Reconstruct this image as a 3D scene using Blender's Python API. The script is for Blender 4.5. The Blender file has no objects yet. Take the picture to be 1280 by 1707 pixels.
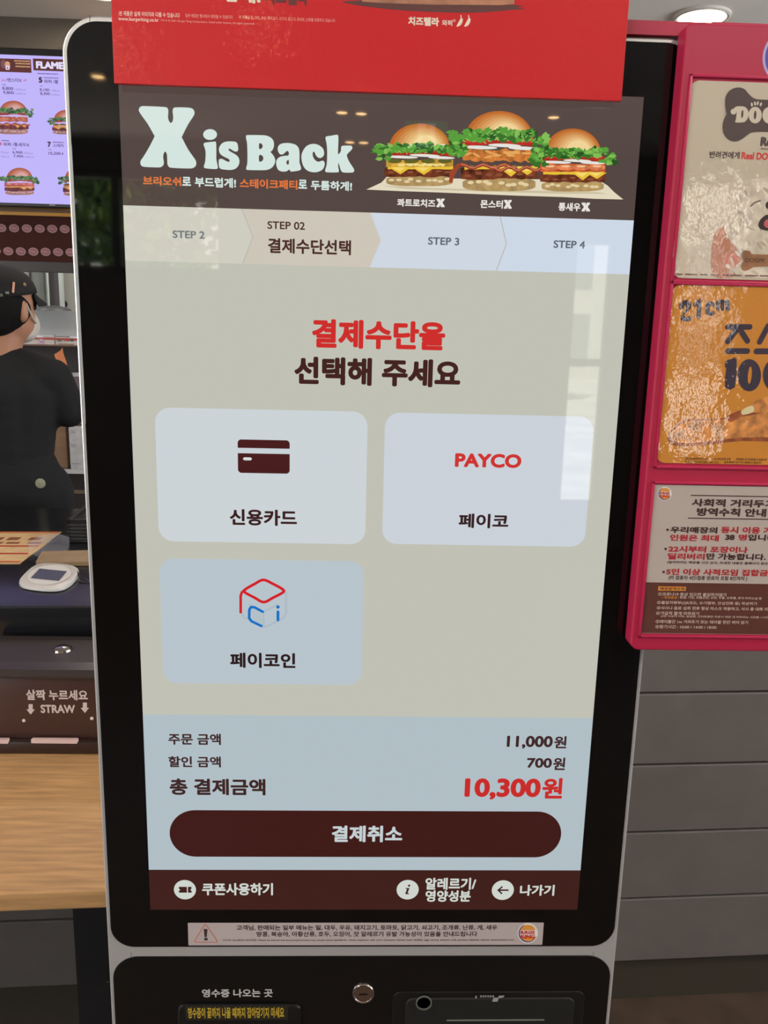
import bpy, bmesh, math, random
from mathutils import Vector, Matrix, noise
from mathutils.geometry import tessellate_polygon

# ------------------------------------------------------------------ camera, world, light, exposure
S = bpy.context.scene
COL = S.collection
F_PX = 1400.0
CAM = Vector((-0.01756, -0.68917, 1.44998))
CR = Vector((0.99920741, -0.0317339, 0.02403158))
CU = Vector((-0.01685982, 0.20950235, 0.97766278))
CF = Vector((0.03605973, 0.97729306, -0.20880127))
cam = bpy.data.objects.new('camera', bpy.data.cameras.new('camera'))
COL.objects.link(cam)
S.camera = cam
M = Matrix.Identity(4)
for i in range(3):
    M[i][0], M[i][1], M[i][2], M[i][3] = CR[i], CU[i], -CF[i], CAM[i]
cam.matrix_world = M
cam.data.sensor_fit = 'VERTICAL'
cam.data.sensor_height = 24.0
cam.data.lens = F_PX / 1707 * 24.0
cam.data.clip_start = 0.02
S.view_settings.view_transform = 'Standard'
S.view_settings.look = 'None'
S.view_settings.gamma = 1.0
S.view_settings.use_curve_mapping = False
S.view_settings.exposure = 0.0
S.cycles.use_denoising = True
S.cycles.max_bounces = 8
S.cycles.sample_clamp_indirect = 6.0

W = bpy.data.worlds.new('sky')
S.world = W
W.use_nodes = True
bg = W.node_tree.nodes['Background']
bg.inputs[0].default_value = (0.62, 0.78, 1.0, 1)
bg.inputs[1].default_value = 2.4

sun = bpy.data.objects.new('sun', bpy.data.lights.new('sun', 'SUN'))
COL.objects.link(sun)
sun.data.energy = 30.0
sun.data.angle = 0.01
sun.data.color = (1.0, 0.95, 0.86)
sun.rotation_euler = (math.radians(-25), math.radians(-15), 0)   # from behind the shop, out to the street

LAMP_W = 14.0          # watts of each large ceiling lamp
LAMP_COL = (1.0, 0.92, 0.82)
ROOM = dict(x0=-4.2, x1=4.2, y0=-5.0, y1=4.6, h=2.6)

for i, (xa, xb, za, zb) in enumerate([(-3.6, -0.9, 1.78, 2.42), (1.40, 1.67, .28, 2.1), (2.12, 2.48, .62, 2.52)]):   # daylight enters at the three shop windows
    p = bpy.data.lights.new('window_daylight', 'AREA')
    p.shape = 'RECTANGLE'; p.size = xb - xa; p.size_y = zb - za
    p.cycles.is_portal = True
    o = bpy.data.objects.new('window_daylight', p)
    COL.objects.link(o)
    o.location = ((xa + xb) / 2, ROOM['y0'] + 0.02, (za + zb) / 2)
    o.rotation_euler = (math.radians(90), 0, 0)      # -Z axis points to +Y (into the room)

for x, ya, yb, w, rz in ((4.19, -1.4, 2.4, 135.0, 90), (-4.19, -4.0, -1.0, 95.0, -90)):     # added fill lights at two unseen side openings, brighten ceiling and room
    p = bpy.data.lights.new('side_daylight', 'AREA')
    p.shape = 'RECTANGLE'; p.size = yb - ya; p.size_y = 1.5; p.energy = w; p.color = (0.92, 0.96, 1.0)
    o = bpy.data.objects.new('side_daylight', p)
    COL.objects.link(o)
    o.location = (x, (ya + yb) / 2, 1.65)
    o.rotation_euler = (math.radians(90), 0, math.radians(rz))

# ------------------------------------------------------------------ geometry of the view
def ray(px, py):
    return CF * F_PX + CR * (px - 640.0) - CU * (py - 853.5)
def P(px, py, Y=0.0):
    d = ray(px, py); return CAM + d * ((Y - CAM.y) / d.y)
def PZ(px, py, Z):
    d = ray(px, py); return CAM + d * ((Z - CAM.z) / d.z)
CA = math.radians(3.1)
KO, KE, KN = Vector((0, .857, 0)), Vector((math.cos(CA), math.sin(CA), 0)), Vector((-math.sin(CA), math.cos(CA), 0))
def K(s, t, z):                       # counter coordinates: along, depth, height
    v = KO + KE * s + KN * t; return Vector((v.x, v.y, z))
def PK(px, py, t=0.0):                # where the counter's front plane is seen
    d = ray(px, py); k = ((KO + KN * t - CAM).dot(KN)) / d.dot(KN); return CAM + d * k
def Ks(v): return (Vector((v.x, v.y, 0)) - KO).dot(KE)
def Kt(v): return (Vector((v.x, v.y, 0)) - KO).dot(KN)

# ------------------------------------------------------------------ materials
def lin(c):
    c = c / 255.0
    return c / 12.92 if c <= 0.04045 else ((c + 0.055) / 1.055) ** 2.4
def rgb(r, g, b): return (lin(r), lin(g), lin(b), 1)
MATS = {}
def mat(name, col, rough=0.5, metal=0.0, spec=0.5, emit=None, es=1.0, coat=0.0, noise_amt=0.0, noise_scale=30.0,
        bump=0.0, bump_scale=200.0, stretch=(1, 1, 1), coat_rough=0.03, trans=0.0, alpha=1.0, coat_ior=1.5):
    if name in MATS: return MATS[name]
    m = bpy.data.materials.new(name); m.use_nodes = True
    nt = m.node_tree; b = nt.nodes['Principled BSDF']
    b.inputs['Base Color'].default_value = rgb(*col)
    b.inputs['Roughness'].default_value = rough
    b.inputs['Metallic'].default_value = metal
    b.inputs['Specular IOR Level'].default_value = spec
    b.inputs['Coat Weight'].default_value = coat
    b.inputs['Coat Roughness'].default_value = coat_rough
    b.inputs['Coat IOR'].default_value = coat_ior
    b.inputs['Transmission Weight'].default_value = trans
    b.inputs['Alpha'].default_value = alpha
    if emit:
        b.inputs['Emission Color'].default_value = rgb(*emit)
        b.inputs['Emission Strength'].default_value = es
    if noise_amt or bump:
        tc = nt.nodes.new('ShaderNodeTexCoord'); mp = nt.nodes.new('ShaderNodeMapping')
        mp.inputs['Scale'].default_value = stretch
        nt.links.new(tc.outputs['Object'], mp.inputs['Vector'])
    if noise_amt:
        n = nt.nodes.new('ShaderNodeTexNoise'); n.inputs['Scale'].default_value = noise_scale
        n.inputs['Detail'].default_value = 5
        nt.links.new(mp.outputs[0], n.inputs['Vector'])
        r = nt.nodes.new('ShaderNodeValToRGB')
        src = emit or col
        lo = rgb(*[max(0, v * (1 - noise_amt)) for v in src]); hi = rgb(*[min(255, v * (1 + noise_amt)) for v in src])
        r.color_ramp.elements[0].position = 0.3; r.color_ramp.elements[1].position = 0.7
        r.color_ramp.elements[0].color = lo; r.color_ramp.elements[1].color = hi
        nt.links.new(n.outputs['Fac'], r.inputs[0])
        nt.links.new(r.outputs[0], b.inputs['Emission Color' if emit else 'Base Color'])
    if bump:
        n2 = nt.nodes.new('ShaderNodeTexNoise'); n2.inputs['Scale'].default_value = bump_scale
        n2.inputs['Detail'].default_value = 3
        nt.links.new(mp.outputs[0], n2.inputs['Vector'])
        bp = nt.nodes.new('ShaderNodeBump'); bp.inputs['Strength'].default_value = bump; bp.inputs['Distance'].default_value = 0.002
        nt.links.new(n2.outputs['Fac'], bp.inputs['Height'])
        nt.links.new(bp.outputs[0], b.inputs['Normal'])
        if coat: nt.links.new(bp.outputs[0], b.inputs['Coat Normal'])
    MATS[name] = m
    return m
def lcd(r, g, b, noise_amt=0.0, scale=60.0):      # a lit area of a display behind glossy glass
    return mat(f'lcd_{r}_{g}_{b}_{int(noise_amt*100)}', (2, 2, 2), rough=0.02, emit=(r, g, b), noise_amt=noise_amt, noise_scale=scale)
def lcdm(r, g, b, noise_amt=0.0, scale=60.0):     # matt menu display
    return mat(f'menu_{r}_{g}_{b}_{int(noise_amt*100)}', (4, 4, 4), rough=0.5, spec=.2, emit=(r, g, b), noise_amt=noise_amt, noise_scale=scale)
def ink(r, g, b, noise_amt=0.0, scale=40.0):      # print under clear film
    return mat(f'ink_{r}_{g}_{b}_{int(noise_amt*100)}', (r, g, b), rough=0.5, spec=.5, coat=1.0, coat_rough=0.025, bump=0.12, bump_scale=75, coat_ior=1.65, noise_amt=noise_amt, noise_scale=scale)
def paint(r, g, b, noise_amt=0.0, scale=40.0):    # matt print
    return mat(f'paint_{r}_{g}_{b}_{int(noise_amt*100)}', (r, g, b), rough=0.6, noise_amt=noise_amt, noise_scale=scale)

# ------------------------------------------------------------------ mesh building
class MB:
    def __init__(s): s.v, s.f, s.m, s.mats = [], [], [], []
    def mi(s, m):
        if m not in s.mats: s.mats.append(m)
        return s.mats.index(m)
    def add(s, vs, fs, m):
        o = len(s.v); k = s.mi(m)
        s.v += [Vector(v) for v in vs]
        for f in fs: s.f.append([o + i for i in f]); s.m.append(k)
    def box(s, a, b, m, fn=None):
        x0, y0, z0 = a; x1, y1, z1 = b
        vs = [(x0, y0, z0), (x1, y0, z0), (x1, y1, z0), (x0, y1, z0), (x0, y0, z1), (x1, y0, z1), (x1, y1, z1), (x0, y1, z1)]
        if fn: vs = [fn(*v) for v in vs]
        s.add(vs, [(0, 3, 2, 1), (4, 5, 6, 7), (0, 1, 5, 4), (1, 2, 6, 5), (2, 3, 7, 6), (3, 0, 4, 7)], m)
    def bbox(s, a, b, m, c=0.003, fn=None):            # box with chamfered edges
        x0, y0, z0 = a; x1, y1, z1 = b
        bm = bmesh.new(); bmesh.ops.create_cube(bm, size=1)
        for v in bm.verts: v.co = Vector((x0 + (v.co.x + .5) * (x1 - x0), y0 + (v.co.y + .5) * (y1 - y0), z0 + (v.co.z + .5) * (z1 - z0)))
        bmesh.ops.bevel(bm, geom=bm.edges[:], offset=c, segments=2, affect='EDGES', profile=0.5)
        s.frombm(bm, m, fn)
    def frombm(s, bm, m, fn=None):
        bm.verts.index_update()
        vs = [v.co.copy() for v in bm.verts]
        if fn: vs = [fn(*v) for v in vs]
        s.add(vs, [[v.index for v in f.verts] for f in bm.faces], m); bm.free()
    def prism(s, pts, y0, y1, m, c=0.0, fn=None):      # outline in x,z pushed from y0 (front) to y1
        n = len(pts); rings = []
        cx = sum(p[0] for p in pts) / n; cz = sum(p[1] for p in pts) / n
        def inset(d):
            if d == 0: return [(p[0], p[1]) for p in pts]
            out = []
            for i in range(n):
                a, b, q = pts[i - 1], pts[i], pts[(i + 1) % n]
                e1 = Vector((b[0] - a[0], b[1] - a[1])); e2 = Vector((q[0] - b[0], q[1] - b[1]))
                if e1.length < 1e-9 or e2.length < 1e-9: out.append((b[0], b[1])); continue
                e1.normalize(); e2.normalize()
                nn = Vector((-e1.y - e2.y, e1.x + e2.x))
                if nn.length < 1e-6: out.append((b[0], b[1])); continue
                nn.normalize(); out.append((b[0] + nn.x * d, b[1] + nn.y * d))
            return out
        area = sum(pts[i - 1][0] * pts[i][1] - pts[i][0] * pts[i - 1][1] for i in range(n))
        sg = 1 if area > 0 else -1
        if c: rings = [(inset(sg * c), y0), (inset(sg * c * .3), y0 + c * .3), (inset(0), y0 + c), (inset(0), y1)]
        else: rings = [(inset(0), y0), (inset(0), y1)]
        vs = [(x, y, z) for r, y in rings for x, z in r]
        if fn: vs = [fn(*v) for v in vs]
        fs = []
        for k in range(len(rings) - 1):
            for i in range(n): fs.append((k * n + i, k * n + (i + 1) % n, (k + 1) * n + (i + 1) % n, (k + 1) * n + i))
        fs.append(tuple(range(n))); fs.append(tuple(range((len(rings) - 1) * n, len(rings) * n)))
        s.add(vs, fs, m)
    def lathe(s, prof, o, axis, m, n=32):              # prof: (radius, along axis)
        ax = Vector(axis).normalized(); t = ax.orthogonal().normalized(); b = ax.cross(t); o = Vector(o)
        vs, fs = [], []
        for r, h in prof:
            for i in range(n):
                a = 2 * math.pi * i / n
                vs.append(o + ax * h + (t * math.cos(a) + b * math.sin(a)) * r)
        for k in range(len(prof) - 1):
            for i in range(n): fs.append((k * n + i, k * n + (i + 1) % n, (k + 1) * n + (i + 1) % n, (k + 1) * n + i))
        fs.append(tuple(range(n))); fs.append(tuple(range((len(prof) - 1) * n, len(prof) * n)))
        s.add(vs, fs, m)
    def tube(s, pts, r, m, n=8):
        pts = [Vector(p) for p in pts]; rs = r if isinstance(r, (list, tuple)) else [r] * len(pts)
        vs, fs = [], []
        for k, p in enumerate(pts):
            d = (pts[min(k + 1, len(pts) - 1)] - pts[max(k - 1, 0)]).normalized()
            t = d.orthogonal().normalized() if abs(d.z) > .9 else d.cross(Vector((0, 0, 1))).normalized()
            b = d.cross(t)
            for i in range(n):
                a = 2 * math.pi * i / n; vs.append(p + (t * math.cos(a) + b * math.sin(a)) * rs[k])
        for k in range(len(pts) - 1):
            for i in range(n): fs.append((k * n + i, k * n + (i + 1) % n, (k + 1) * n + (i + 1) % n, (k + 1) * n + i))
        fs.append(tuple(range(n))); fs.append(tuple(range((len(pts) - 1) * n, len(pts) * n)))
        s.add(vs, fs, m)
    def build(s, name, parent=None, smooth=False, flat=False, origin=None):
        if parent is not None:
            org = Vector((0, 0, 0)); q = parent
            while q: org += q.location; q = q.parent
        else:
            xs = [v.x for v in s.v]; ys = [v.y for v in s.v]; zs = [v.z for v in s.v]
            org = Vector(origin) if origin else Vector(((min(xs) + max(xs)) / 2, (min(ys) + max(ys)) / 2, min(zs)))
        me = bpy.data.meshes.new(name)
        me.from_pydata([v - org for v in s.v], [], s.f)
        for m in s.mats: me.materials.append(m)
        me.polygons.foreach_set('material_index', s.m)
        if not flat:
            bm = bmesh.new(); bm.from_mesh(me); bmesh.ops.recalc_face_normals(bm, faces=bm.faces[:]); bm.to_mesh(me); bm.free()
        if smooth:
            me.polygons.foreach_set('use_smooth', [True] * len(me.polygons))
            me.set_sharp_from_angle(angle=math.radians(40))
        o = bpy.data.objects.new(name, me); COL.objects.link(o)
        if parent is not None: o.parent = parent
        else: o.location = org
        return o

def thing(name, label, cat, loc=(0, 0, 0), group=None):
    o = bpy.data.objects.new(name, None); COL.objects.link(o); o.location = loc; o.empty_display_size = .05
    return tag(o, label, cat, group)
def tag(o, label, cat, group=None, kind=None):
    o['label'] = label; o['category'] = cat
    if group: o['group'] = group
    if kind: o['kind'] = kind
    return o
def struct(o):
    o['kind'] = 'structure'; return o

# ------------------------------------------------------------------ flat outlines
def rrect(x0, z0, x1, z1, r, n=14):
    rs = r if isinstance(r, (list, tuple)) else [r] * 4      # bl, br, tr, tl
    out = []
    for (cx, cz, a0, q) in ((x0, z0, 180, rs[0]), (x1, z0, 270, rs[1]), (x1, z1, 0, rs[2]), (x0, z1, 90, rs[3])):
        if q <= 0: out.append((cx, cz)); continue
        ox = cx + q if cx == x0 else cx - q; oz = cz + q if cz == z0 else cz - q
        for i in range(n + 1):
            a = math.radians(a0 + 90 * i / n); out.append((ox + q * math.cos(a), oz + q * math.sin(a)))
    return out
def smooth_pts(pts, k=5):
    n = len(pts); out = []
    for i in range(n):
        p0, p1, p2, p3 = [Vector(pts[(i + j - 1) % n]) for j in range(4)]
        for t in range(k):
            u = t / k
            out.append(tuple(.5 * ((2 * p1) + (p2 - p0) * u + (2 * p0 - 5 * p1 + 4 * p2 - p3) * u * u + (3 * p1 - p0 - 3 * p2 + p3) * u ** 3)))
    return out
_txt = bpy.data.curves.new('lettering', 'FONT'); _txto = bpy.data.objects.new('lettering', _txt); _tsc = bpy.data.scenes.new('lettering'); _tsc.collection.objects.link(_txto)
_txt.resolution_u = 4
TC = {}
def tmesh(body):
    if body not in TC:
        _txt.body = body
        _tsc.view_layers[0].update()
        me = bpy.data.meshes.new_from_object(_txto.evaluated_get(_tsc.view_layers[0].depsgraph))
        TC[body] = ([(v.co.x, v.co.y) for v in me.vertices], [tuple(p.vertices) for p in me.polygons])
        bpy.data.meshes.remove(me)
    return TC[body]

class Art(MB):
    """flat print or display content on a plane Y = const, outlines given as seen in the photograph"""
    def __init__(s, Y, ox=0.0, oy=0.0, sc=1.0, step=0.00006, lay=0):
        MB.__init__(s); s.Y, s.ox, s.oy, s.sc, s.step, s.lay, s.j = Y, ox, oy, sc, step, lay, 0
    def z(s, ox, oy, sc): s.ox, s.oy, s.sc = ox, oy, sc; return s
    def pt(s, x, y):
        p = P(s.ox + x / s.sc, s.oy + y / s.sc, s.Y); return (p.x, p.z)
    def raw(s, pts, m, lay=None):
        L = s.lay if lay is None else lay
        s.j += 1; y = s.Y - L * s.step - (0 if m.name[:3] in ('lcd', 'men') else (s.j % 12) * 4e-6)
        n = len(pts)
        a = sum(pts[i - 1][0] * pts[i][1] - pts[i][0] * pts[i - 1][1] for i in range(n))
        if a < 0: pts = pts[::-1]
        s.add([(p[0], y, p[1]) for p in pts], [tuple(range(n))], m)
    def poly(s, pts, m, lay=None, sm=0):
        q = [s.pt(*p) for p in pts]
        if sm: q = smooth_pts(q, sm)
        s.raw(q, m, lay)
    def ell(s, cx, cy, rx, ry, m, lay=None, n=28, rot=0):
        c, d = math.cos(math.radians(rot)), math.sin(math.radians(rot))
        pts = []
        for i in range(n):
            a = 2 * math.pi * i / n; u, v = rx * math.cos(a), ry * math.sin(a)
            pts.append((cx + u * c - v * d, cy + u * d + v * c))
        s.poly(pts, m, lay)
    def rect(s, x0, y0, x1, y1, m, lay=None, r=0):      # upright in the place; x0,y0 and x1,y1 are opposite corners along the left edge / right edge
        a = s.pt(x0, y0); b = s.pt(x0, y1); X1 = s.endx(x1, (a[1] + b[1]) / 2)
        s.raw(rrect((a[0] + b[0]) / 2, b[1], X1, a[1], r), m, lay)
        return (a[0] + b[0]) / 2, b[1], X1, a[1]
    def endx(s, x1, z):                                  # world x on height z that is seen at column x1
        py = s.oy
        px = s.ox + x1 / s.sc
        lo = 853.5
        for _ in range(12):
            p = P(px, lo, s.Y); k = (P(px, lo + 1, s.Y).z - p.z); lo += (z - p.z) / k
        return P(px, lo, s.Y).x
    def stroke(s, pts, w, m, lay=None, cap=True):        # thick line with round ends, w in the same units
        q = [Vector(s.pt(*p)) for p in pts]
        sw = (Vector(s.pt(pts[0][0] + w / 2, pts[0][1])) - q[0]).length
        for a, b in zip(q, q[1:]):
            d = b - a
            if d.length < 1e-9: continue
            nn = Vector((-d.y, d.x)).normalized() * sw
            s.raw([tuple(a + nn), tuple(a - nn), tuple(b - nn), tuple(b + nn)], m, lay)
        if cap:
            for p in q: s.raw([(p.x + sw * math.cos(t * .5236), p.y + sw * math.sin(t * .5236)) for t in range(12)], m, lay)
    def text(s, body, x0, x1, yt, yb, m, bold=0.0, k=8, full=None, lay=None, slant=0.0):
        """ink of `body` fills x0..x1 (columns) and yt..yb (rows at its left end); `full` continues the same line"""
        vs, _ = tmesh(body)
        bx0 = min(v[0] for v in vs) - bold; bx1 = max(v[0] for v in vs) + bold
        by0 = min(v[1] for v in vs) - bold; by1 = max(v[1] for v in vs) + bold
        a = s.pt(x0, yt); b = s.pt(x0, yb); X0 = (a[0] + b[0]) / 2; Z1, Z0 = a[1], b[1]
        X1 = s.endx(x1, (Z0 + Z1) / 2)
        sx = (X1 - X0) / (bx1 - bx0); sz = (Z1 - Z0) / (by1 - by0)
        vs, fs = tmesh(full or body)
        L = s.lay if lay is None else lay
        y = s.Y - L * s.step
        offs = [(0, 0)] if not bold else [(bold * math.cos(2 * math.pi * i / k), bold * math.sin(2 * math.pi * i / k)) for i in range(k)]
        for j, (dx, dz) in enumerate(offs):
            s.add([(X0 + (v[0] + dx - bx0) * sx + slant * (v[1] - by0) * sz, y - j * 4e-6, Z0 + (v[1] + dz - by0) * sz) for v in vs], fs, m)

# ------------------------------------------------------------------ the setting
R_ = ROOM
def plane(name, pts, m):
    b = MB(); b.add(pts, [(0, 1, 2, 3)], m); return struct(b.build(name, flat=True))
m_floor = mat('floor_tile', (74, 58, 46), rough=0.35, noise_amt=0.12, noise_scale=14)
m_ceil = mat('ceiling_paint', (236, 228, 218), rough=0.9, noise_amt=0.02, noise_scale=3)
m_wall = mat('wall_plaster', (168, 158, 150), rough=0.9, noise_amt=0.03, noise_scale=6)
m_metal = mat('window_aluminium', (60, 58, 56), rough=0.4, metal=0.6)
m_brown = mat('wall_brown', (70, 56, 50), rough=0.7, noise_amt=0.05, noise_scale=9)
b = MB(); b.box((R_['x0'], R_['y0'], -0.06), (R_['x1'], R_['y1'], 0), m_floor); struct(b.build('floor'))
b = MB(); b.box((R_['x0'] - .1, R_['y0'] - .12, R_['h']), (R_['x1'] + .1, R_['y1'] + .1, R_['h'] + .1), m_ceil); struct(b.build('ceiling'))
b = MB(); b.box((R_['x0'], R_['y1'], 0), (R_['x1'], R_['y1'] + .1, R_['h']), m_wall); struct(b.build('wall_back'))
for nm, x, xo, ya, yb in (('wall_left', R_['x0'] - .1, R_['x0'], -4.0, -1.0), ('wall_right', R_['x1'], R_['x1'] + .1, -1.4, 2.4)):
    b = MB()
    for y_0, y_1, z_0, z_1 in ((R_['y0'], ya, 0, R_['h']), (yb, R_['y1'], 0, R_['h']), (ya, yb, 0, .9), (ya, yb, 2.4, R_['h'])): b.box((x, y_0, z_0), (xo, y_1, z_1), m_brown)
    struct(b.build(nm))
    b = MB()
    for k in range(4):
        y = ya + (yb - ya) * k / 3; b.box((x + .02, y - .025, .9), (xo - .02, y + .025, 2.4), m_metal)
    for z in (.92, 2.38): b.box((x + .02, ya, z - .02), (xo - .02, yb, z + .02), m_metal)
    struct(b.build('window_4' if x < 0 else 'window_5'))  # side windows out of view, added to let the fill light in
b = MB()
y0 = R_['y0']
for (xa, xb, za, zb) in ((-4.2, -3.6, 0, 2.6), (-0.9, 1.40, 0, 2.6), (1.67, 2.12, 0, 2.6), (2.48, 4.2, 0, 2.6), (-3.6, -0.9, 0, 1.78), (-3.6, -0.9, 2.42, 2.6), (1.40, 1.67, 2.1, 2.6), (1.40, 1.67, 0, .28), (2.12, 2.48, 2.52, 2.6), (2.12, 2.48, 0, .62)):
    b.box((xa, y0 - .12, za), (xb, y0, zb), m_brown)
struct(b.build('wall_front'))
for i, (xa, xb, za, zb, n) in enumerate(((-3.6, -.9, 1.78, 2.42, 4), (1.40, 1.67, .28, 2.1, 1), (2.12, 2.48, .62, 2.52, 2))):
    b = MB()
    for k in range(n + 1):
        x = xa + (xb - xa) * k / n
        b.box((x - .025, y0 - .09, za), (x + .025, y0 - .03, zb), m_metal)
    for z in (za + .02, zb - .02): b.box((xa, y0 - .085, z - .03), (xb, y0 - .035, z + .03), m_metal)
    if i: b.box((xa, y0 - .085, 1.26), (xb, y0 - .035, 1.31), m_metal)
    struct(b.build(f'window_{i+1}'))
m_street = mat('street_concrete', (190, 188, 182), rough=0.9, noise_amt=0.12, noise_scale=1.6)
b = MB(); b.box((-30, -45, -.2), (30, y0 - .12, -.08), m_street); struct(b.build('ground'))
b = MB(); b.box((-26, -32, -.08), (26, -31, 7.5), mat('facade_pale', (206, 202, 194), rough=.9, noise_amt=.05, noise_scale=.6))
facade = tag(b.build('street_building'), 'pale building across the street mirrored in the kiosk glass', 'building')
for k in range(10):
    for z in (.4, 3.2):
        b = MB(); b.box((-24 + k * 5, -31.02, z), (-21.4 + k * 5, -30.98, z + 1.9), mat('facade_window', (128, 132, 136), rough=.2)); b.build('window', facade)
# soffit above the serving hatch, with its pale strip
m_soffit = mat('soffit_brown', (92, 82, 72), rough=0.8)
m_tan = mat('soffit_tan', (176, 140, 112), rough=0.7)
b = MB(); b.box((-4.2, 2.9, 1.885), (0.2, 3.15, 2.6), m_soffit); struct(b.build('trim_1'))
b = MB(); b.box((-4.2, 2.62, 1.885), (.2, 2.9, 1.92), m_tan); struct(b.build('trim_2'))
# kitchen side wall piece seen through the hatch
b = MB(); b.box((-4.2, 3.75, 0), (1.0, 3.8, 2.6), mat('kitchen_tile', (150, 148, 142), rough=0.4, noise_amt=0.05, noise_scale=4)); struct(b.build('wall_kitchen'))

# ------------------------------------------------------------------ the kiosk
HW, HH = 0.19925, 0.35422
ZC = 1.277
kiosk = thing('self_order_kiosk', 'tall black self-order kiosk with thin silver frame and lit payment screen', 'kiosk', (0, 0.03, 0))
m_silver = mat('brushed_silver', (205, 204, 202), rough=0.35, metal=0.55)
m_glass = mat('black_glass', (9, 8, 8), rough=0.03, spec=0.5)
m_dark = mat('dark_plastic', (16, 15, 15), rough=0.35)
m_joint = mat('joint_shadow', (60, 58, 56), rough=0.8)  # dark lines of the frame joints and cabinet door gap
b = MB()
b.prism(rrect(-.2402, .03, .2402, 1.6738, [.01, .01, .027, .027]), .0012, .07, m_silver, c=.0012)
for (px, py, w, h) in ((149.5, 31, .0004, .0045), (99.5, 80, .003, .0004), (1125, 61, .0004, .0045), (219, 1595, .0004, .0095), (988.5, 1594, .0004, .0095), (1032, 1556, .003, .0004), (180, 1637, .003, .0004)):
    c = P(px, py, .0012); b.box((c.x - w / 2, .0011, c.z - h / 2), (c.x + w / 2, .0014, c.z + h / 2), m_joint)
b.build('frame', kiosk)
b = MB(); b.bbox((-.2, .07, .03), (.2, .14, 1.6), m_dark, .01); b.build('housing', kiosk, smooth=True)
b = MB(); b.bbox((-.26, -.12, 0), (.26, .22, .03), m_dark, .006); b.build('base_plate', kiosk, smooth=True)
GX = .2368
b = MB(); b.prism(rrect(-GX, .8826, GX, 1.6702, [.0215, .0215, .0235, .0235]), .0004, .0012, m_glass, c=.0006); b.build('screen_glass', kiosk)
b = MB(); b.prism(rrect(-GX, .10, GX, .8722, [.02, .02, .024, .024]), .0004, .0012, mat('lower_panel_black', (12, 11, 11), rough=0.28), c=.0006)
lower = b.build('lower_panel', kiosk)

# screen and what it shows ------------------------------------------------
BR = (46, 20, 18)
dk = lcd(66, 34, 30); red = lcd(205, 45, 42); brown = lcd(62, 29, 25)
a = Art(0.0)
a.raw([(-HW, ZC - HH), (HW, ZC - HH), (HW, ZC + HH), (-HW, ZC + HH)], lcd(192, 193, 180), 0)
screen = a.build('screen', kiosk, flat=True)
zb = lambda x, y: P(x, y, 0).z
z_ban = zb(206, 342.2); z_step = (zb(210, 435.4) + zb(1050, 456.5)) / 2; z_pan = zb(239.4, 1191); z_foot = zb(248, 1449.8)
T = ZC + HH
# banner
a = Art(0.0, lay=1)
a.raw(rrect(-HW, z_ban, HW, T, 0), lcd(84, 70, 66), 1)
wh = lcd(212, 228, 222); orange = lcd(222, 116, 62)
a.lay = 3; a.z(220, 165, 6.4)
a.poly([(75,130),(80,95),(105,78),(160,77),(330,85),(375,95),(388,130),(385,200),(400,245),(416,255),(432,240),(440,195),(434,135),(442,100),(475,90),(600,93),(650,108),(667,145),(655,185),(600,270),(535,400),(540,425),(600,540),(670,640),(685,675),(682,710),(655,735),(600,742),(430,735),(392,722),(378,690),(376,640),(372,590),(356,562),(340,580),(333,620),(340,670),(335,705),(305,728),(250,730),(140,725),(105,715),(90,690),(95,655),(120,620),(180,520),(238,405),(232,380),(170,270),(110,185)], wh, sm=4)
a.ell(833, 380, 74, 58, wh)
a.poly([(765,490),(770,472),(790,465),(850,458),(885,455),(897,470),(900,560),(900,640),(915,720),(912,742),(880,748),(800,742),(772,735),(768,715),(782,660),(785,560)], wh, sm=4)
a.poly([(930,560),(930,520),(960,475),(1010,455),(1090,455),(1120,470),(1130,500),(1132,545),(1115,562),(1085,555),(1060,540),(1040,530),(1030,540),(1040,555),(1090,585),(1125,610),(1145,650),(1140,700),(1110,740),(1060,757),(1000,755),(945,745),(928,715),(926,660),(935,642),(960,640),(1000,660),(1030,672),(1042,660),(1030,640),(980,615),(945,590)], wh, sm=4)
t8 = dict(bold=.035, k=8)
a.text('브리오쉬', 118, 525, 820, 920, orange, **t8); a.text('로', 535, 630, 830, 925, wh, **t8); a.text('부드럽게!', 670, 1110, 832, 938, wh, **t8)
a.z(400, 210, 6.4)
a.poly([(65,110),(80,98),(200,98),(280,103),(335,130),(360,170),(360,225),(340,265),(325,278),(345,300),(370,340),(375,385),(350,435),(310,462),(250,472),(90,470),(68,462),(68,440),(78,400),(80,300),(75,180),(66,140)], wh, sm=4)
bw = lcd(84, 70, 66)
a.poly([(205,190),(228,188),(243,215),(228,243),(205,243)], bw, 4, sm=3); a.poly([(205,313),(235,315),(250,345),(235,375),(205,378)], bw, 4, sm=3)
a.poly([(405,265),(405,225),(430,195),(480,183),(540,185),(600,205),(630,250),(635,330),(635,390),(650,440),(648,465),(620,478),(550,487),(535,478),(525,465),(500,482),(455,487),(410,470),(388,420),(388,375),(405,345),(440,325),(490,318),(515,315),(522,290),(512,270),(495,270),(480,285),(455,303),(425,300)], wh, sm=4)
a.poly([(495,385),(505,368),(520,365),(520,410),(500,408)], bw, 4, sm=3)
a.poly([(655,330),(670,270),(710,215),(770,192),(830,200),(880,235),(897,280),(890,320),(860,342),(830,335),(808,310),(795,280),(780,278),(775,310),(790,350),(820,378),(850,380),(880,370),(900,385),(902,420),(880,465),(830,490),(770,493),(710,470),(670,415)], wh, sm=4)
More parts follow.
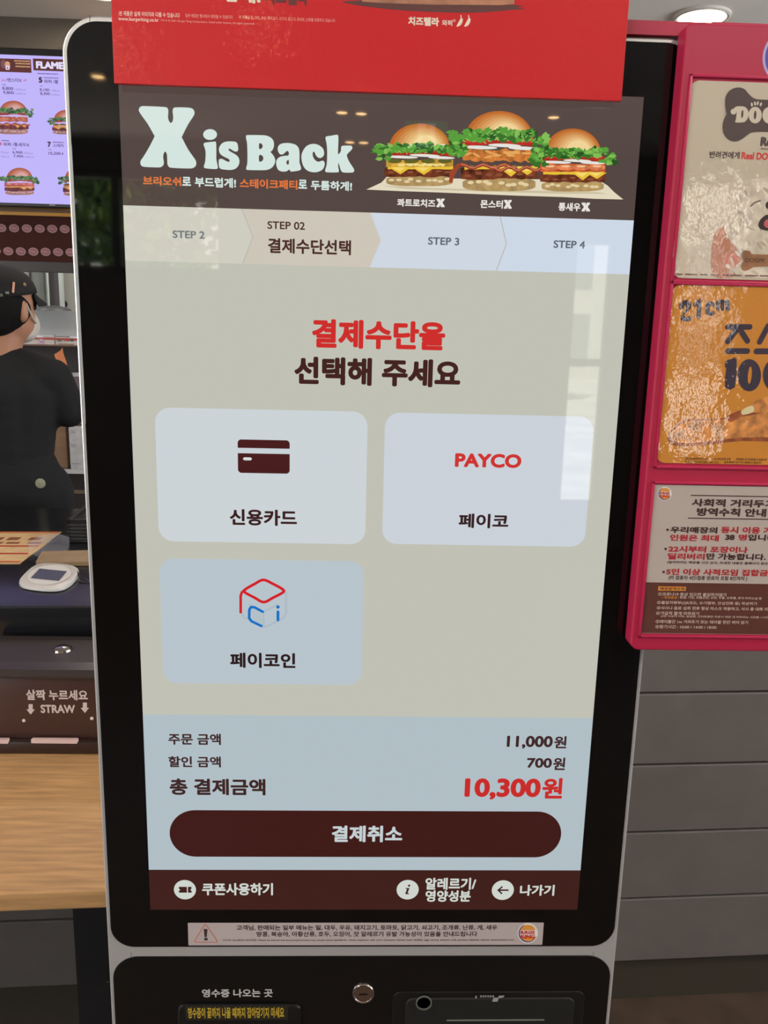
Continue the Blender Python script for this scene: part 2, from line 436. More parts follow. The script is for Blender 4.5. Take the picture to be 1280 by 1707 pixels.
a.poly([(912,130),(925,112),(980,103),(1030,95),(1048,108),(1048,200),(1045,290),(1055,298),(1075,270),(1080,225),(1095,212),(1160,210),(1192,215),(1198,240),(1180,265),(1145,300),(1143,330),(1170,390),(1215,460),(1212,490),(1180,498),(1100,495),(1075,470),(1060,420),(1048,395),(1048,440),(1055,480),(1040,495),(940,495),(912,488),(910,465),(925,410),(930,300),(925,200)], wh, sm=4)
a.text('스테이크패티', -4, 612, 560, 662, orange, **t8); a.text('로', 622, 716, 572, 668, wh, **t8); a.text('두툼하게!', 755, 1195, 580, 682, wh, **t8)
a.z(600, 150, 2.667)
wl = lcd(232, 228, 220)
def bigx(A, x0, x1, y0, y1, m):
    w, h = x1 - x0, y1 - y0
    A.poly([(x0 + w * u, y0 + h * v) for u, v in ((0,0),(.45,0),(.52,.3),(.6,0),(1,0),(1,.14),(.72,.45),(1,.88),(1,1),(.55,1),(.46,.7),(.36,1),(0,1),(0,.86),(.27,.5),(0,.12))], m)
for nm, xs, yy in (('콰트로치즈', (165, 335, 340, 376), (482, 518)), ('몬스터', (535, 635, 640, 674), (488, 525)), ('통새우', (882, 980, 985, 1022), (500, 537))):
    a.text(nm, xs[0], xs[1], yy[0], yy[1], wl, **t8); bigx(a, xs[2], xs[3], yy[0] + 1, yy[1] + 3, wl)
banner = a.build('banner', screen, flat=True)

# pictures of burgers on the display
def burger(A, cx, cy, w, h, kind, seed, em=lcd, L=5, side_lettuce=True):
    """cx: middle, cy: bottom row, w/h in the art's units (rows run down)"""
    rnd = random.Random(seed)
    def band(u0, u1, v0, v1, m, wob=0.0, n=14, lay=None, arc=0.0):
        top = [(cx + w * (u0 + (u1 - u0) * i / n), cy - h * (v1 + arc * (1 - (2 * i / n - 1) ** 2) + rnd.uniform(-wob, wob))) for i in range(n + 1)]
        bot = [(cx + w * (u0 + (u1 - u0) * i / n), cy - h * (v0 + arc * (1 - (2 * i / n - 1) ** 2) * .6 + rnd.uniform(-wob, wob))) for i in range(n, -1, -1)]
        A.poly(top + bot, m, lay)
    bun = em(176, 146, 96, .12, 120); bunh = em(226, 206, 160); bunt = em(206, 132, 58); bunt2 = em(226, 168, 92); bunt3 = em(238, 204, 140); mayo = em(232, 228, 214)
    g = [em(56, 112, 40), em(88, 156, 58), em(130, 188, 84), em(38, 84, 32)]
    # heel of the bun
    pts = rrect(0, 0, 1, 1, .35); A.poly([(cx + w * (-.40 + .80 * u), cy - h * (.0 + .17 * v)) for u, v in pts], bun, L)
    for i in range(9): A.ell(cx + w * (-.32 + .64 * i / 8 + rnd.uniform(-.03, .03)), cy - h * rnd.uniform(.07, .12), w * .035, h * .022, bunh, L + .4, n=10)
    # patty
    band(-.42, .42, .15, .29, em(98, 48, 30, .35, 220), .012, lay=L + 1)
    for i in range(7): A.ell(cx + w * (-.34 + .68 * i / 6), cy - h * rnd.uniform(.19, .24), w * .04, h * .02, em(140, 78, 52), L + 1.3, n=9)
    # cheese
    ch = em(232, 190, 58); ch2 = em(244, 214, 108)
    band(-.38, .40, .27, .315, ch, .006, lay=L + 2)
    for u, d in (((-.24, .11), (.04, .12)) if kind == 'quattro' else ((.12, .12), (.3, .1))):
        A.poly([(cx + w * (u - .13), cy - h * .30), (cx + w * (u + .14), cy - h * .30), (cx + w * (u + .01), cy - h * (.30 - d))], ch, L + 2.2)
        A.poly([(cx + w * (u - .1), cy - h * .30), (cx + w * (u + .08), cy - h * .30), (cx + w * u, cy - h * (.30 - d * .6))], ch2, L + 2.4)
    if kind == 'quattro':
        band(-.40, .40, .31, .42, em(196, 150, 58, .2, 150), .012, lay=L + 2.6)
        for i in range(4): A.ell(cx + w * (-.3 + .2 * i), cy - h * .40, w * .085, h * .035, em(98, 96, 40), L + 2.8)
        band(-.26, .3, .325, .36, em(238, 220, 140), .014, 24, lay=L + 3)
    elif kind == 'monster':
        cr = em(188, 112, 52, .25, 160); band(-.40, .40, .37, .52, cr, .018, 20, lay=L + 2.6)
        for i in range(16): A.ell(cx + w * rnd.uniform(-.35, .33), cy - h * rnd.uniform(.42, .5), w * .05, h * .014, em(226, 166, 92), L + 2.8, n=9, rot=rnd.uniform(-30, 30))
        for k, (v, u0, u1) in enumerate(((.33, -.46, .2), (.30, -.1, .46))):
            n = 14; top = [(cx + w * (u0 + (u1 - u0) * i / n), cy - h * (v + .025 * math.sin(i * 1.3 + k))) for i in range(n + 1)]
            bot = [(x, y + h * .045) for x, y in top[::-1]]
            A.poly(top + bot, em(150, 60, 42), L + 3); A.poly([(x, y + h * .012) for x, y in top] + [(x, y + h * .024) for x, y in top[::-1]], em(206, 132, 96), L + 3.2)
        A.poly([(cx + w * x, cy - h * y) for x, y in ((-.46, .34), (-.4, .36), (-.48, .22), (-.52, .1), (-.55, .11), (-.54, .24))], em(158, 68, 44), L + 3.3)
    else:
        band(-.42, .42, .315, .44, em(196, 84, 48, .2, 150), .012, lay=L + 2.6)
        for i in range(4): A.ell(cx + w * (-.29 + .2 * i), cy - h * .385, w * .11, h * .05, em(214, 122, 76, .2, 200), L + 2.8); A.ell(cx + w * (-.29 + .2 * i), cy - h * .40, w * .06, h * .015, em(240, 196, 150), L + 3, n=10)
    vt = .52 if kind == 'monster' else .44
    # onion and tomato
    on = em(228, 226, 218)
    band(-.41, .41, vt + .03, vt + .11, em(176, 44, 36, .12, 120), .004, lay=L + 3.4, arc=.05)
    band(-.36, .36, vt + .085, vt + .11, em(206, 70, 56), .003, lay=L + 3.5, arc=.05)
    for u0, u1, dv in ((-.40, -.02, 0), (-.12, .24, .025), (.1, .42, -.01)): A.ell(cx + w * (u0 + u1) / 2, cy - h * (vt + .025 + dv), w * (u1 - u0) / 2, h * .022, on, L + 3.6, rot=2)
    # crown of the bun
    vb = vt + .12
    for q in range(7):
        f = 1 - q * .07; t_ = q / 6
        shade = em(int(190 + 50 * t_), int(104 + 106 * t_), int(40 + 110 * t_))
        A.poly([(cx + w * (.012 * q + .37 * (1 - q * .09) * math.cos(math.pi * i / 24)), cy - h * (vb + (1 - vb) * f * math.sin(math.pi * i / 24) ** .9)) for i in range(25)], shade, L + 2 + q * .05)
    for u in (-.08, .1, .28): A.ell(cx + w * u, cy - h * (vb + .05), w * .07, h * .06, mayo, L + 3.65)
    # lettuce: a frilly band, hanging lower at both ends
    nl = 84
    for i in range(nl):
        u = -.53 + 1.06 * ((i * 37) % nl) / (nl - 1) + rnd.uniform(-.01, .01)
        if abs(u) > .36: vv = vt + .09 + rnd.uniform(-.10, .13)
        else: vv = vt + .155 + rnd.uniform(-.045, .085)
        pts = []
        rx, ry = w * rnd.uniform(.035, .065), h * rnd.uniform(.03, .06)
        for k in range(14):
            q = 2 * math.pi * k / 14; rr = rnd.uniform(.5, 1.2); pts.append((cx + w * u + rx * rr * math.cos(q), cy - h * vv + ry * rr * math.sin(q)))
        A.poly(pts, g[(0, 1, 1, 3, 0, 2, 1)[rnd.randrange(7)]], L + 4 + i * .012)
    for i in range(30):
        u = rnd.uniform(-.5, .5); vv = vt + .14 + rnd.uniform(-.06, .08) - (.05 if abs(u) > .36 else 0)
        A.ell(cx + w * u, cy - h * vv, w * .024, h * .008, g[2], L + 5.2, n=7, rot=rnd.uniform(-60, 60))
# paper below the burgers
a = Art(0.0, 600, 150, 2.667, lay=4)
a.poly([(28,443),(95,412),(120,385),(200,392),(1060,400),(1100,425),(1130,455),(1170,487),(1040,484),(900,476),(700,470),(500,462),(330,455),(180,450)], lcd(226, 216, 190), 4)
a.poly([(95,425),(300,436),(1060,455),(1100,462),(900,462),(500,450),(200,440)], lcd(204, 190, 160), 4.5)
a.build('sandwich_paper', screen, flat=True)
for kind, cx, cy, w, h, sd in (('quattro', 265, 428, 372, 278, 3), ('shrimp', 945, 452, 345, 280, 9), ('monster', 618, 450, 405, 356, 5)):
    a = Art(0.0, 600, 150, 2.667); burger(a, cx, cy, w, h, kind, sd); a.build('burger_picture', screen, flat=True)

# step tabs
x_at = lambda px, z: Art(0.0).endx(px, z)
ch1 = [(403,347.6),(421.7,395),(404.5,439.7)]; ch2 = [(617,353.8),(634.9,401),(616,444.8)]; ch3 = [(833.8,361.6),(843.9,406.5),(827,451)]
def chev(c): return [(x_at(c[0][0], z_ban), z_ban), (x_at(c[1][0], (z_ban + z_step) / 2), (z_ban + z_step) / 2), (x_at(c[2][0], z_step), z_step)]
c1, c2, c3 = chev(ch1), chev(ch2), chev(ch3)
L0, R0 = [(-HW, z_ban), (-HW, z_step)], [(HW, z_ban), (HW, z_step)]
steps = [(L0, c1, (207, 204, 192)), (c1, c2, (205, 198, 184)), (c2, c3, (206, 215, 226)), (c3, R0, (205, 216, 230))]
for i, (lft, rgt, colr) in enumerate(steps):
    a = Art(0.0, lay=2)
    a.raw(lft + rgt[::-1], lcd(*colr), 1)
    g = lcd(112, 120, 122)
    if i == 0: a.text('STEP 2', 287.7, 341.3, 384, 396.7, g, bold=.025)
    if i == 1:
        a.text('STEP 02', 445.8, 508.3, 368.5, 381.6, lcd(74, 48, 42), bold=.02); a.text('결제수단선택', 446.8, 585, 396.7, 421.8, lcd(74, 44, 40), bold=.03, k=12)
    if i == 2: a.text('STEP 3', 713.4, 765.5, 395, 407.9, lcd(98, 106, 116), bold=.025)
    if i == 3: a.text('STEP 4', 922.5, 975, 400.4, 413.3, lcd(92, 100, 110), bold=.025)
    if i in (0, 2):
        for p, q in zip(rgt, rgt[1:]): 
            d = .0004; a.raw([(p[0] - d, p[1]), (p[0] + d, p[1]), (q[0] + d, q[1]), (q[0] - d, q[1])], lcd(186, 184, 176), 2)
    a.build('step_tab', screen, flat=True)
# headline
a = Art(0.0, 480, 510, 4.0, lay=1)
a.text('결제수단을', 160, 1048, 85, 278, red, bold=.042, k=12); a.text('선택해 주세요', 42, 1150, 335, 522, dk, bold=.042, k=12)
a.build('headline', screen, flat=True)
# payment buttons
btn = lcd(200, 209, 214)
def wr(x0, y0, x1, y1): p, q = P(x0, y0, 0), P(x1, y1, 0); return p, q
def button(tl, tr, br, bl, colr):
    a = Art(0.0, lay=2)
    p = [P(*q, 0) for q in (tl, tr, br, bl)]
    a.raw(rrect((p[0].x + p[3].x) / 2, (p[2].z + p[3].z) / 2, (p[1].x + p[2].x) / 2, (p[0].z + p[1].z) / 2, .0125), colr, 1)
    return a
t12 = dict(bold=.034, k=12)
a = button((257.7, 679.2), (612.9, 686.3), (608.7, 906), (265, 903.4), lcd(204, 211, 215)); a.z(250, 660, 3.122)
x0, z0, x1, z1 = a.rect(457, 226, 727, 400, btn, 1.2)
hgt = z1 - z0
card = lcd(72, 28, 28)
a.raw(rrect(x0, z1 - hgt * .25, x1, z1, [0, 0, .003, .003]), card, 2); a.raw(rrect(x0, z0, x1, z1 - hgt * .41, [.003, .003, 0, 0]), card, 2)
a.raw(rrect(x0 + (x1 - x0) * .1, z0 + hgt * .38, x0 + (x1 - x0) * .27, z0 + hgt * .47, .0015), lcd(215, 218, 218), 3)
a.text('신용카드', 415, 765, 588, 672, lcd(58, 30, 30), **t12)
a.build('payment_button', screen, flat=True)['label'] = 'button with a dark bank card symbol'
a = button((641.6, 688), (990, 694), (975, 912), (637, 906), lcd(202, 209, 217)); a.z(620, 500, 2.783)
a.text('PAYCO', 385, 693, 710, 775, lcd(206, 52, 48), bold=.045, k=12); a.text('페이코', 402, 633, 990, 1057, lcd(54, 32, 34), **t12)
a.build('payment_button', screen, flat=True)['label'] = 'button with red capital lettering'
a = button((265.4, 931.6), (607.5, 934.8), (602.3, 1141), (272.4, 1139.5), lcd(184, 196, 204)); a.z(250, 660, 3.122)
gr = lcd(172, 186, 194); rd = lcd(206, 34, 40); bl = lcd(24, 112, 196)
a.poly([(590, 985), (680, 1012), (592, 1060), (500, 1012)], lcd(182, 196, 203), 1.6)
a.stroke([(690, 1005), (708, 1025), (708, 1135), (690, 1158), (612, 1198), (590, 1203), (575, 1195), (490, 1152), (474, 1125)], 11, gr, 2)
a.stroke([(515, 1085), (590, 1125), (665, 1085)], 9, gr, 2); a.stroke([(590, 1125), (592, 1200)], 9, gr, 2)
a.poly([(520, 1090), (588, 1128), (588, 1196), (520, 1160)], lcd(178, 192, 199), 2.3)
a.stroke(smooth_pts([(590, 957), (640, 978), (690, 1006), (692, 1022), (640, 1050), (592, 1073), (545, 1050), (494, 1022), (494, 1008), (545, 978)], 4) + [(590, 957)], 15, rd, 3)
a.stroke([(494, 1010), (478, 1022), (472, 1040), (472, 1126)], 14, rd, 3)
a.stroke([(587, 1123), (545, 1100), (526, 1098), (517, 1112), (516, 1155), (528, 1172), (580, 1197)], 14, bl, 4)
a.stroke([(666, 1123), (666, 1166)], 15, bl, 4); a.ell(666, 1098, 9, 9, bl, 4)
a.text('페이코인', 417, 757, 1335, 1414, lcd(44, 26, 28), **t12)
a.build('payment_button', screen, flat=True)['label'] = 'button with a red and blue cube symbol'
# price panel
a = Art(0.0, 240, 1200, 3.2, lay=2)
a.raw(rrect(-HW, z_foot, HW, z_pan, 0), lcd(176, 190, 197), 1)
tx = lcd(62, 36, 36); rr = lcd(200, 42, 40)
a.text('주문 금액', 130, 410, 72, 132, tx, bold=.03); a.text('할인 금액', 130, 410, 193, 252, tx, bold=.03); a.text('총 결제금액', 137, 648, 312, 400, tx, **t12)
a.z(640, 1200, 3.556)
a.text('11,000', 728, 1000, 93, 170, tx, bold=.035); a.text('원', 1008, 1082, 96, 168, tx, bold=.03)
a.text('700', 847, 995, 225, 284, tx, bold=.035); a.text('원', 1002, 1074, 223, 297, tx, bold=.03)
a.text('10,300', 478, 928, 345, 472, rr, bold=.042, k=12); a.text('원', 938, 1058, 344, 466, rr, **t12)
a.build('price_panel', screen, flat=True)
a = Art(0.0, lay=3)
p, q = P(282.8, 1389, 0), P(935.3, 1389, 0); zt, zo = P(600, 1351.5, 0).z, P(600, 1428.5, 0).z
a.raw(rrect(p.x, zo, q.x, zt, (zt - zo) / 2 - 1e-5, 20), lcd(62, 24, 22), 2)
a.text('결제취소', 553, 670.5, 1376, 1403.5, lcd(196, 206, 208), **t12)
a.build('cancel_button', screen, flat=True)
a = Art(0.0); a.raw(rrect(-HW, ZC - HH, HW, z_foot, 0), brown, 1); a.build('footer_bar', screen, flat=True)
pale = lcd(206, 212, 204)
def disc(px, py, r=18.4):
    a = Art(0.0, lay=3); c = P(px, py, 0); k = P(px + r, py, 0).x - c.x
    a.raw([(c.x + k * math.cos(i * .157), c.z + k * math.sin(i * .157)) for i in range(40)], pale, 2)
    return a, c, k
a, c, k = disc(308.3, 1483)
a.raw([(c.x + k * u, c.z + k * v) for u, v in ((-.55, .3), (.18, .3), (.18, -.3), (-.55, -.3), (-.55, -.12), (-.42, 0), (-.55, .12))], brown, 3)
a.raw([(c.x + k * u, c.z + k * v) for u, v in ((.27, .3), (.6, .3), (.6, .12), (.48, 0), (.6, -.12), (.6, -.3), (.27, -.3))], brown, 3)
a.text('쿠폰사용하기', 336.8, 455, 1471.8, 1492.2, pale, **t12); a.build('coupon_button', screen, flat=True)
a, c, k = disc(679.4, 1483)
a.raw([(c.x + k * u, c.z + k * v) for u, v in ((-.18, .18), (.16, .18), (.0, -.36), (.14, -.32), (.1, -.46), (-.16, -.46), (-.2, -.36), (-.06, .08), (-.18, .08))], brown, 3)
a.raw([(c.x + k * (.12 + .11 * math.cos(i * .6)), c.z + k * (.42 + .11 * math.sin(i * .6))) for i in range(10)], brown, 3)
a.text('알레르기/', 709, 793.4, 1463, 1483, pale, **t12); a.text('영양성분', 709, 784.5, 1484, 1503, pale, **t12); a.build('allergy_info_button', screen, flat=True)
a, c, k = disc(838, 1483.7)
a.raw([(c.x + k * u, c.z + k * v) for u, v in ((-.52, 0), (-.1, .42), (0, .32), (-.24, .08), (.52, .08), (.52, -.08), (-.24, -.08), (0, -.32), (-.1, -.42))], brown, 3)
a.text('나가기', 866.5, 924, 1474.8, 1493, pale, **t12); a.build('exit_button', screen, flat=True)

# allergy notice sticker below the screen
def crest(A, cx, cy, r, mk, L):
    """round bun crest: orange halves, red slanted lettering, blue swoosh; r in art units"""
    A.ell(cx, cy, r, r, mk(226, 220, 214), L)
    for s_ in (1, -1):
        pts = [(cx + r * .74 * math.cos(math.radians(t)), cy - s_ * r * (.30 + .52 * math.sin(math.radians(t)))) for t in range(0, 181, 12)]
        A.poly(pts, mk(222, 146, 60), L + 1)
    arc = [(cx + r * .9 * math.cos(math.radians(t)), cy + r * .9 * math.sin(math.radians(t))) for t in range(20, 246, 10)]
    inner = [(cx + r * .05 + r * .83 * math.cos(math.radians(t)), cy - r * .03 + r * .83 * math.sin(math.radians(t))) for t in range(245, 19, -10)]
    A.poly(arc + inner, mk(32, 62, 132), L + 1)
    A.text('BURGER', cx - r * .72, cx + r * .72, cy - r * .26, cy + r * .08, mk(196, 44, 40), bold=.05, k=6, lay=L + 2)
    A.text('KING', cx - r * .68, cx + r * .70, cy + r * .12, cy + r * .52, mk(196, 44, 40), bold=.05, k=6, lay=L + 2)
sx = paint(182, 168, 166); st = paint(58, 40, 40)
a = Art(0.0003, lay=2)
p, q = P(313.5, 1556, .0003), P(905, 1557, .0003); zt, zo = P(610, 1538, .0003).z, P(610, 1575.5, .0003).z
a.raw(rrect(p.x, zo, q.x, zt, .0008), sx, 1)
a.z(300, 1520, 4.0)
tr = paint(196, 92, 66)
a.stroke(smooth_pts([(160, 92), (168, 86), (178, 92), (245, 188), (246, 200), (235, 203), (110, 202), (100, 197), (103, 186)], 3) + [(160, 92)], 4.5, tr, 2)
a.poly([(158, 114), (184, 114), (178, 168), (164, 168)], st, 2); a.rect(162, 173, 184, 190, st, 2)
a.text('고객님, 판매되는 일부 메뉴는 밀, 대두, 우유, 돼지고기, 토마토, 닭고기, 쇠고기, 조개류, 난류, 게, 새우', 377, 2115, 88, 124, st, bold=.03, k=4)
a.text('땅콩, 복숭아, 아황산류, 호두, 오징어, 잣 알레르기 유발 가능성이 있음을 안내드립니다', 510, 1982, 131, 167, st, bold=.03, k=4)
a.text('FOOD ALLERGY NOTICE : Please be advised that food prepared here may contain these ingredients : wheat, soybeans, milk, pork, tomatoes, chicken, beef, shellfish, eggs, shrimp, peanuts, crab, peaches, sulphites, walnuts, squid and pine nuts.', 287, 2228, 183, 197, st, bold=.02, k=4)
crest(a, 1118 + 1200, 142, 68, paint, 2)
a.build('allergy_notice', kiosk, flat=True)['label'] = 'pale sticker with a warning triangle and small print'

# lower panel: receipt outlet, lock, card reader
YL = .0004
a = Art(YL, 200, 1620, 3.2, lay=1)
a.text('영수증 나오는 곳', 437, 815, 92, 136, paint(190, 186, 184), bold=.028, k=8)
a.build('receipt_caption', lower, flat=True)
b = MB(); p, q = P(296, 1674, YL), P(502, 1712, YL)
b.prism(rrect(p.x, q.z - .012, q.x, p.z, .006), YL - .003, YL + .0002, mat('slot_black', (20, 19, 19), rough=0.3), c=.002)
outlet = b.build('receipt_outlet', lower)
a = Art(YL - .003, 200, 1620, 3.2, lay=1)
p, q = P(309, 1678, YL - .003), P(480, 1699.5, YL - .003)
a.raw(rrect(p.x, q.z, q.x, p.z, .0005), paint(34, 30, 14), 1)
a.text('영수증이 끝까지 나올 때까지 잡아당기지 마세요', 362, 875, 190, 248, paint(186, 156, 40), bold=.03, k=6, lay=2)
a.build('tape_label', outlet, flat=True)
m_chrome = mat('chrome', (190, 178, 172), rough=0.18, metal=1.0)
c = P(605.5, 1655, YL); rl = .0105
b = MB(); b.lathe([(rl * 1.05, 0), (rl * 1.05, -.001), (rl * .97, -.0022), (rl * .86, -.0024), (rl * .82, -.0016), (rl * .6, -.0015), (.0001, -.0015)], (c.x, YL, c.z), (0, 1, 0), m_chrome)
lock = b.build('lock', lower, smooth=True)
b = MB(); b.box((c.x - .004, YL - .0019, c.z - .0012), (c.x + .004, YL - .0014, c.z + .0004), m_dark); b.build('keyhole', lock)
b = MB(); p, q = P(655, 1653, YL), P(975, 1653, YL)
m_reader = mat('reader_grey', (27, 28, 27), rough=0.45)
b.prism(rrect(p.x, p.z - .16, q.x, p.z, .008), YL - .001, YL + .0002, mat('reader_rim', (20, 20, 20), rough=0.3), c=.0008)
reader = b.build('card_reader', lower)
b = MB(); p2, q2 = P(676, 1662, YL), P(958, 1660, YL)
b.prism(rrect(p2.x, p.z - .14, q2.x, p2.z, .008), YL - .0025, YL - .0008, m_reader, c=.001); b.build('face_plate', reader)
b = MB(); s0, s1 = P(744, 1697, YL), P(906, 1697, YL); b.box((s0.x, YL - .003, s0.z - .0008), (s1.x, YL - .002, s0.z + .0004), mat('slot_lip', (112, 118, 108), rough=0.3)); b.build('card_slot', reader)
b = MB(); cc = P(706, 1668, YL); b.lathe([(.0078, 0), (.0078, -.001), (.0066, -.001), (.0066, 0)], (cc.x, YL - .0025, cc.z), (0, 1, 0), mat('ring_grey', (96, 98, 92), rough=0.3)); b.build('indicator_ring', reader, smooth=True)
a = Art(YL - .0025, 560, 1600, 2.667, lay=1); wm = paint(150, 148, 142)
a.poly([(700, 168), (724, 168), (718, 186), (694, 186)], wm); a.poly([(722, 160), (750, 158), (742, 168), (724, 170)], wm); a.poly([(620, 160), (626, 160), (626, 170), (618, 172)], wm)
for i in range(6): a.rect(640 + i * 11, 158, 647 + i * 11, 166, wm)
a.build('reader_logo', reader, flat=True)

# ------------------------------------------------------------------ red poster panel over the top of the screen
YS = -.012
m_red = mat('red_poster', (206, 34, 40), rough=0.5, spec=.2, coat=.8, coat_rough=0.04, bump=0.10, bump_scale=160)
sign = thing('promotion_panel', 'glossy red poster panel fixed over the top of the kiosk screen', 'poster', (-.01, YS + .004, 1.6247))
b = MB(); b.prism(rrect(-.1992, 1.6247, .1788, 2.02, .0008), YS, YS + .004, m_red, c=.0004); b.build('panel', sign)
b = MB(); b.box((-.12, YS + .004, 1.69), (.03, .03, 1.71), m_dark); b.box((-.12, .022, 1.6745), (.03, .03, 1.71), m_dark); b.build('bracket', sign)
a = Art(YS, 180, 0, 2.909, lay=1)
sp = dict(bold=.02, k=4)
w1 = ink(246, 206, 190); w2 = ink(240, 150, 140)
a.text('·본 제품은 실제 이미지와 다를 수 있습니다', 50, 348, 52, 76, w1, **sp)
a.text('일부 매장은 행사에서 제외될 수 있습니다', 375, 605, 66, 84, w2, **sp)
a.text('·본 제품은 밀, 대두, 우유, 돼지고기, 쇠고기, 닭고기, 토마토, 난류를 포함하고 있습니다', 632, 1102, 74, 92, w2, **sp)
a.text('www.burgerking.co.kr', 50, 247, 81, 104, w1, **sp)
a.text('TM & © 2021 Burger King Corporation. Used under license. All rights reserved.', 255, 710, 93, 106, w2, **sp)
a.build('small_print', sign, flat=True)
a = Art(YS, 560, 0, 2.56, lay=1)
cream = ink(236, 222, 200)
a.text('치즈렐라', 308, 440, 70, 108, cream, bold=.05, k=8); a.text('와퍼', 452, 496, 84, 110, cream, bold=.03, k=6); a.text('®', 498, 511, 82, 94, cream)
for dx in (0, 33): a.poly([(514 + dx, 114), (518 + dx, 104), (526 + dx, 88), (532 + dx, 76), (530 + dx, 66), (535 + dx, 66), (536 + dx, 76), (541 + dx, 82), (538 + dx, 98), (528 + dx, 110)], cream, sm=3)
a.build('product_name', sign, flat=True)
a = Art(YS, 180, 0, 2.909, lay=1)
a.text('치즈렐라', 760, 972, -70, 21, ink(96, 24, 24), bold=.05, k=8); a.text('해!', 640, 740, -60, 15, cream, bold=.05, k=8); a.text('만', 568, 632, -60, 8, cream, bold=.05)
a.build('headline_text', sign, flat=True)
a = Art(YS, 560, 0, 2.56, lay=1)
a.poly([(40, 13), (105, 2), (760, 20), (770, 32), (810, 38), (740, 43), (640, 52), (500, 54), (300, 46), (160, 32)], ink(92, 42, 40), 1, sm=2)
a.poly([(112, 8), (100, -60), (770, -60), (760, 18), (700, 22), (420, 20), (220, 14)], ink(168, 112, 84, .2, 60), 2)
a.build('burger_photo', sign, flat=True)

# ------------------------------------------------------------------ crimson board with posters, right of the kiosk
YB = -.02
m_crim = mat('crimson_board', (176, 30, 66), rough=0.42)
m_crim2 = mat('crimson_rail', (184, 42, 80), rough=0.3)
board = thing('poster_board', 'crimson poster board with rounded corner hooked onto the kiosk side', 'notice board', (.40, YB, 1.19))
b = MB(); b.prism(rrect(.2204, 1.19, .585, 1.6775, [.0075, .0075, .004, .004]), YB, YB + .016, m_crim, c=.0015); b.build('back_board', board)
b = MB(); b.box((.05, -.002, 1.6742), (.30, .022, 1.684), m_crim); b.box((.245, -.004, 1.55), (.30, .022, 1.684), m_crim); b.build('hook_bracket', board)
def rail(y0, y1, pts): pass
b = MB()
pl = [P(1137, 133, YB), P(1120, 480, YB)]
for (za, zb_) in ((P(1200, 128, YB).z, P(1200, 471, YB).z), (P(1200, 474, YB).z, P(1200, 780, YB).z), (P(1200, 806, YB).z, P(1200, 1061, YB).z)):
    xl = .2268
    for q0, q1 in (((xl, za), (xl, zb_)), ((xl, zb_), (.578, zb_)), ((xl, za), (.578, za)), ((.578, za), (.578, zb_))):
        d = .0011
        b.bbox((min(q0[0], q1[0]) - d, YB - .0018, min(q0[1], q1[1]) - d), (max(q0[0], q1[0]) + d, YB + .0005, max(q0[1], q1[1]) + d), m_crim2, .0006)
b.build('pocket_rim', board, smooth=True)
a = Art(YB, 1020, 0, 4.923, lay=1)
c = P(1313, 94, YB); rr_ = P(1355, 94, YB).x - c.x
for k, (f, m) in enumerate(((1, paint(178, 170, 214)), (.9, paint(92, 76, 164)), (.78, paint(196, 190, 210)), (.7, paint(186, 178, 186)))):
    a.raw([(c.x + rr_ * f * math.cos(i * .1571), c.z + rr_ * f * math.sin(i * .1571)) for i in range(40)], m, 1 + k)
a.build('round_emblem', board, flat=True)['label'] = 'round badge with violet rings'

def poster(name, label, corners, r, m, group=None):
    pts = [P(*q, YB - .0006) for q in corners]                 # tl, bl
    x0 = (pts[0].x + pts[1].x) / 2
    b = MB(); b.prism(rrect(x0, pts[1].z, .570, pts[0].z, r), YB - .0006, YB - .0001, m)
    o = tag(b.build(name), label, 'poster', group)
    return o
YP = YB - .0006
dogp = poster('dog_treat_poster', 'cream poster with a dark bone and white dog, top of the crimson board', ((1149, 133.5), (1119.5, 463)), [.008, .008, .008, .008], ink(196, 182, 160))
a = Art(YP, 1100, 300, 7.11, lay=1)
a.poly([(260, 1150), (170, 1060), (150, 900), (240, 140), (600, 60), (1290, -40), (3000, -40), (3000, 1150)], ink(206, 190, 168), 1)
a.poly([(640, 640), (840, 560), (900, 800), (980, 1000), (900, 1130), (620, 1130)], ink(190, 128, 100), 1.5, sm=3)
fur = ink(214, 200, 180, .12, 90); rnd = random.Random(4)
a.poly([(760, 560), (900, 380), (1000, 60), (1200, -20), (1700, 60), (1900, 400), (1900, 1120), (900, 1120), (1000, 900), (860, 760)], fur, 2, sm=3)
for i in range(90):
    x, y = rnd.uniform(800, 1500), rnd.uniform(60, 1100)
    if x < 900 and y < 500: continue
    a.ell(x, y, rnd.uniform(30, 70), rnd.uniform(12, 26), ink(*rnd.choice(((226, 214, 198), (196, 180, 158), (206, 192, 172), (184, 166, 142)))), 2.3 + i * .005, n=10, rot=rnd.uniform(20, 80))
dark = ink(52, 38, 36)
a.ell(1290, 300, 42, 46, dark, 4); a.ell(1560, 300, 42, 46, dark, 4); a.stroke([(1075, 310), (1120, 268), (1185, 245)], 16, ink(112, 92, 76), 4)
a.poly([(1170, 560), (1175, 490), (1230, 430), (1300, 410), (1560, 420), (1640, 520), (1560, 600), (1260, 600)], dark, 4, sm=3); a.poly([(1235, 545), (1240, 490), (1300, 465), (1500, 480), (1480, 570), (1300, 575)], ink(196, 96, 96), 4.5, sm=3)
a.ell(850, 960, 110, 90, ink(206, 132, 112), 1.7)
bis = ink(150, 104, 70, .15, 80)
a.poly([(960, 900), (975, 850), (1020, 835), (1070, 850), (1110, 880), (1400, 880), (1500, 850), (1560, 950), (1500, 1040), (1380, 1030), (1130, 1030), (1060, 1060), (1000, 1078), (965, 1055), (960, 1000), (985, 960)], bis, 5, sm=3)
a.text('DOGPP', 1005, 1240, 925, 975, ink(104, 66, 42), bold=.03, k=6, lay=6)
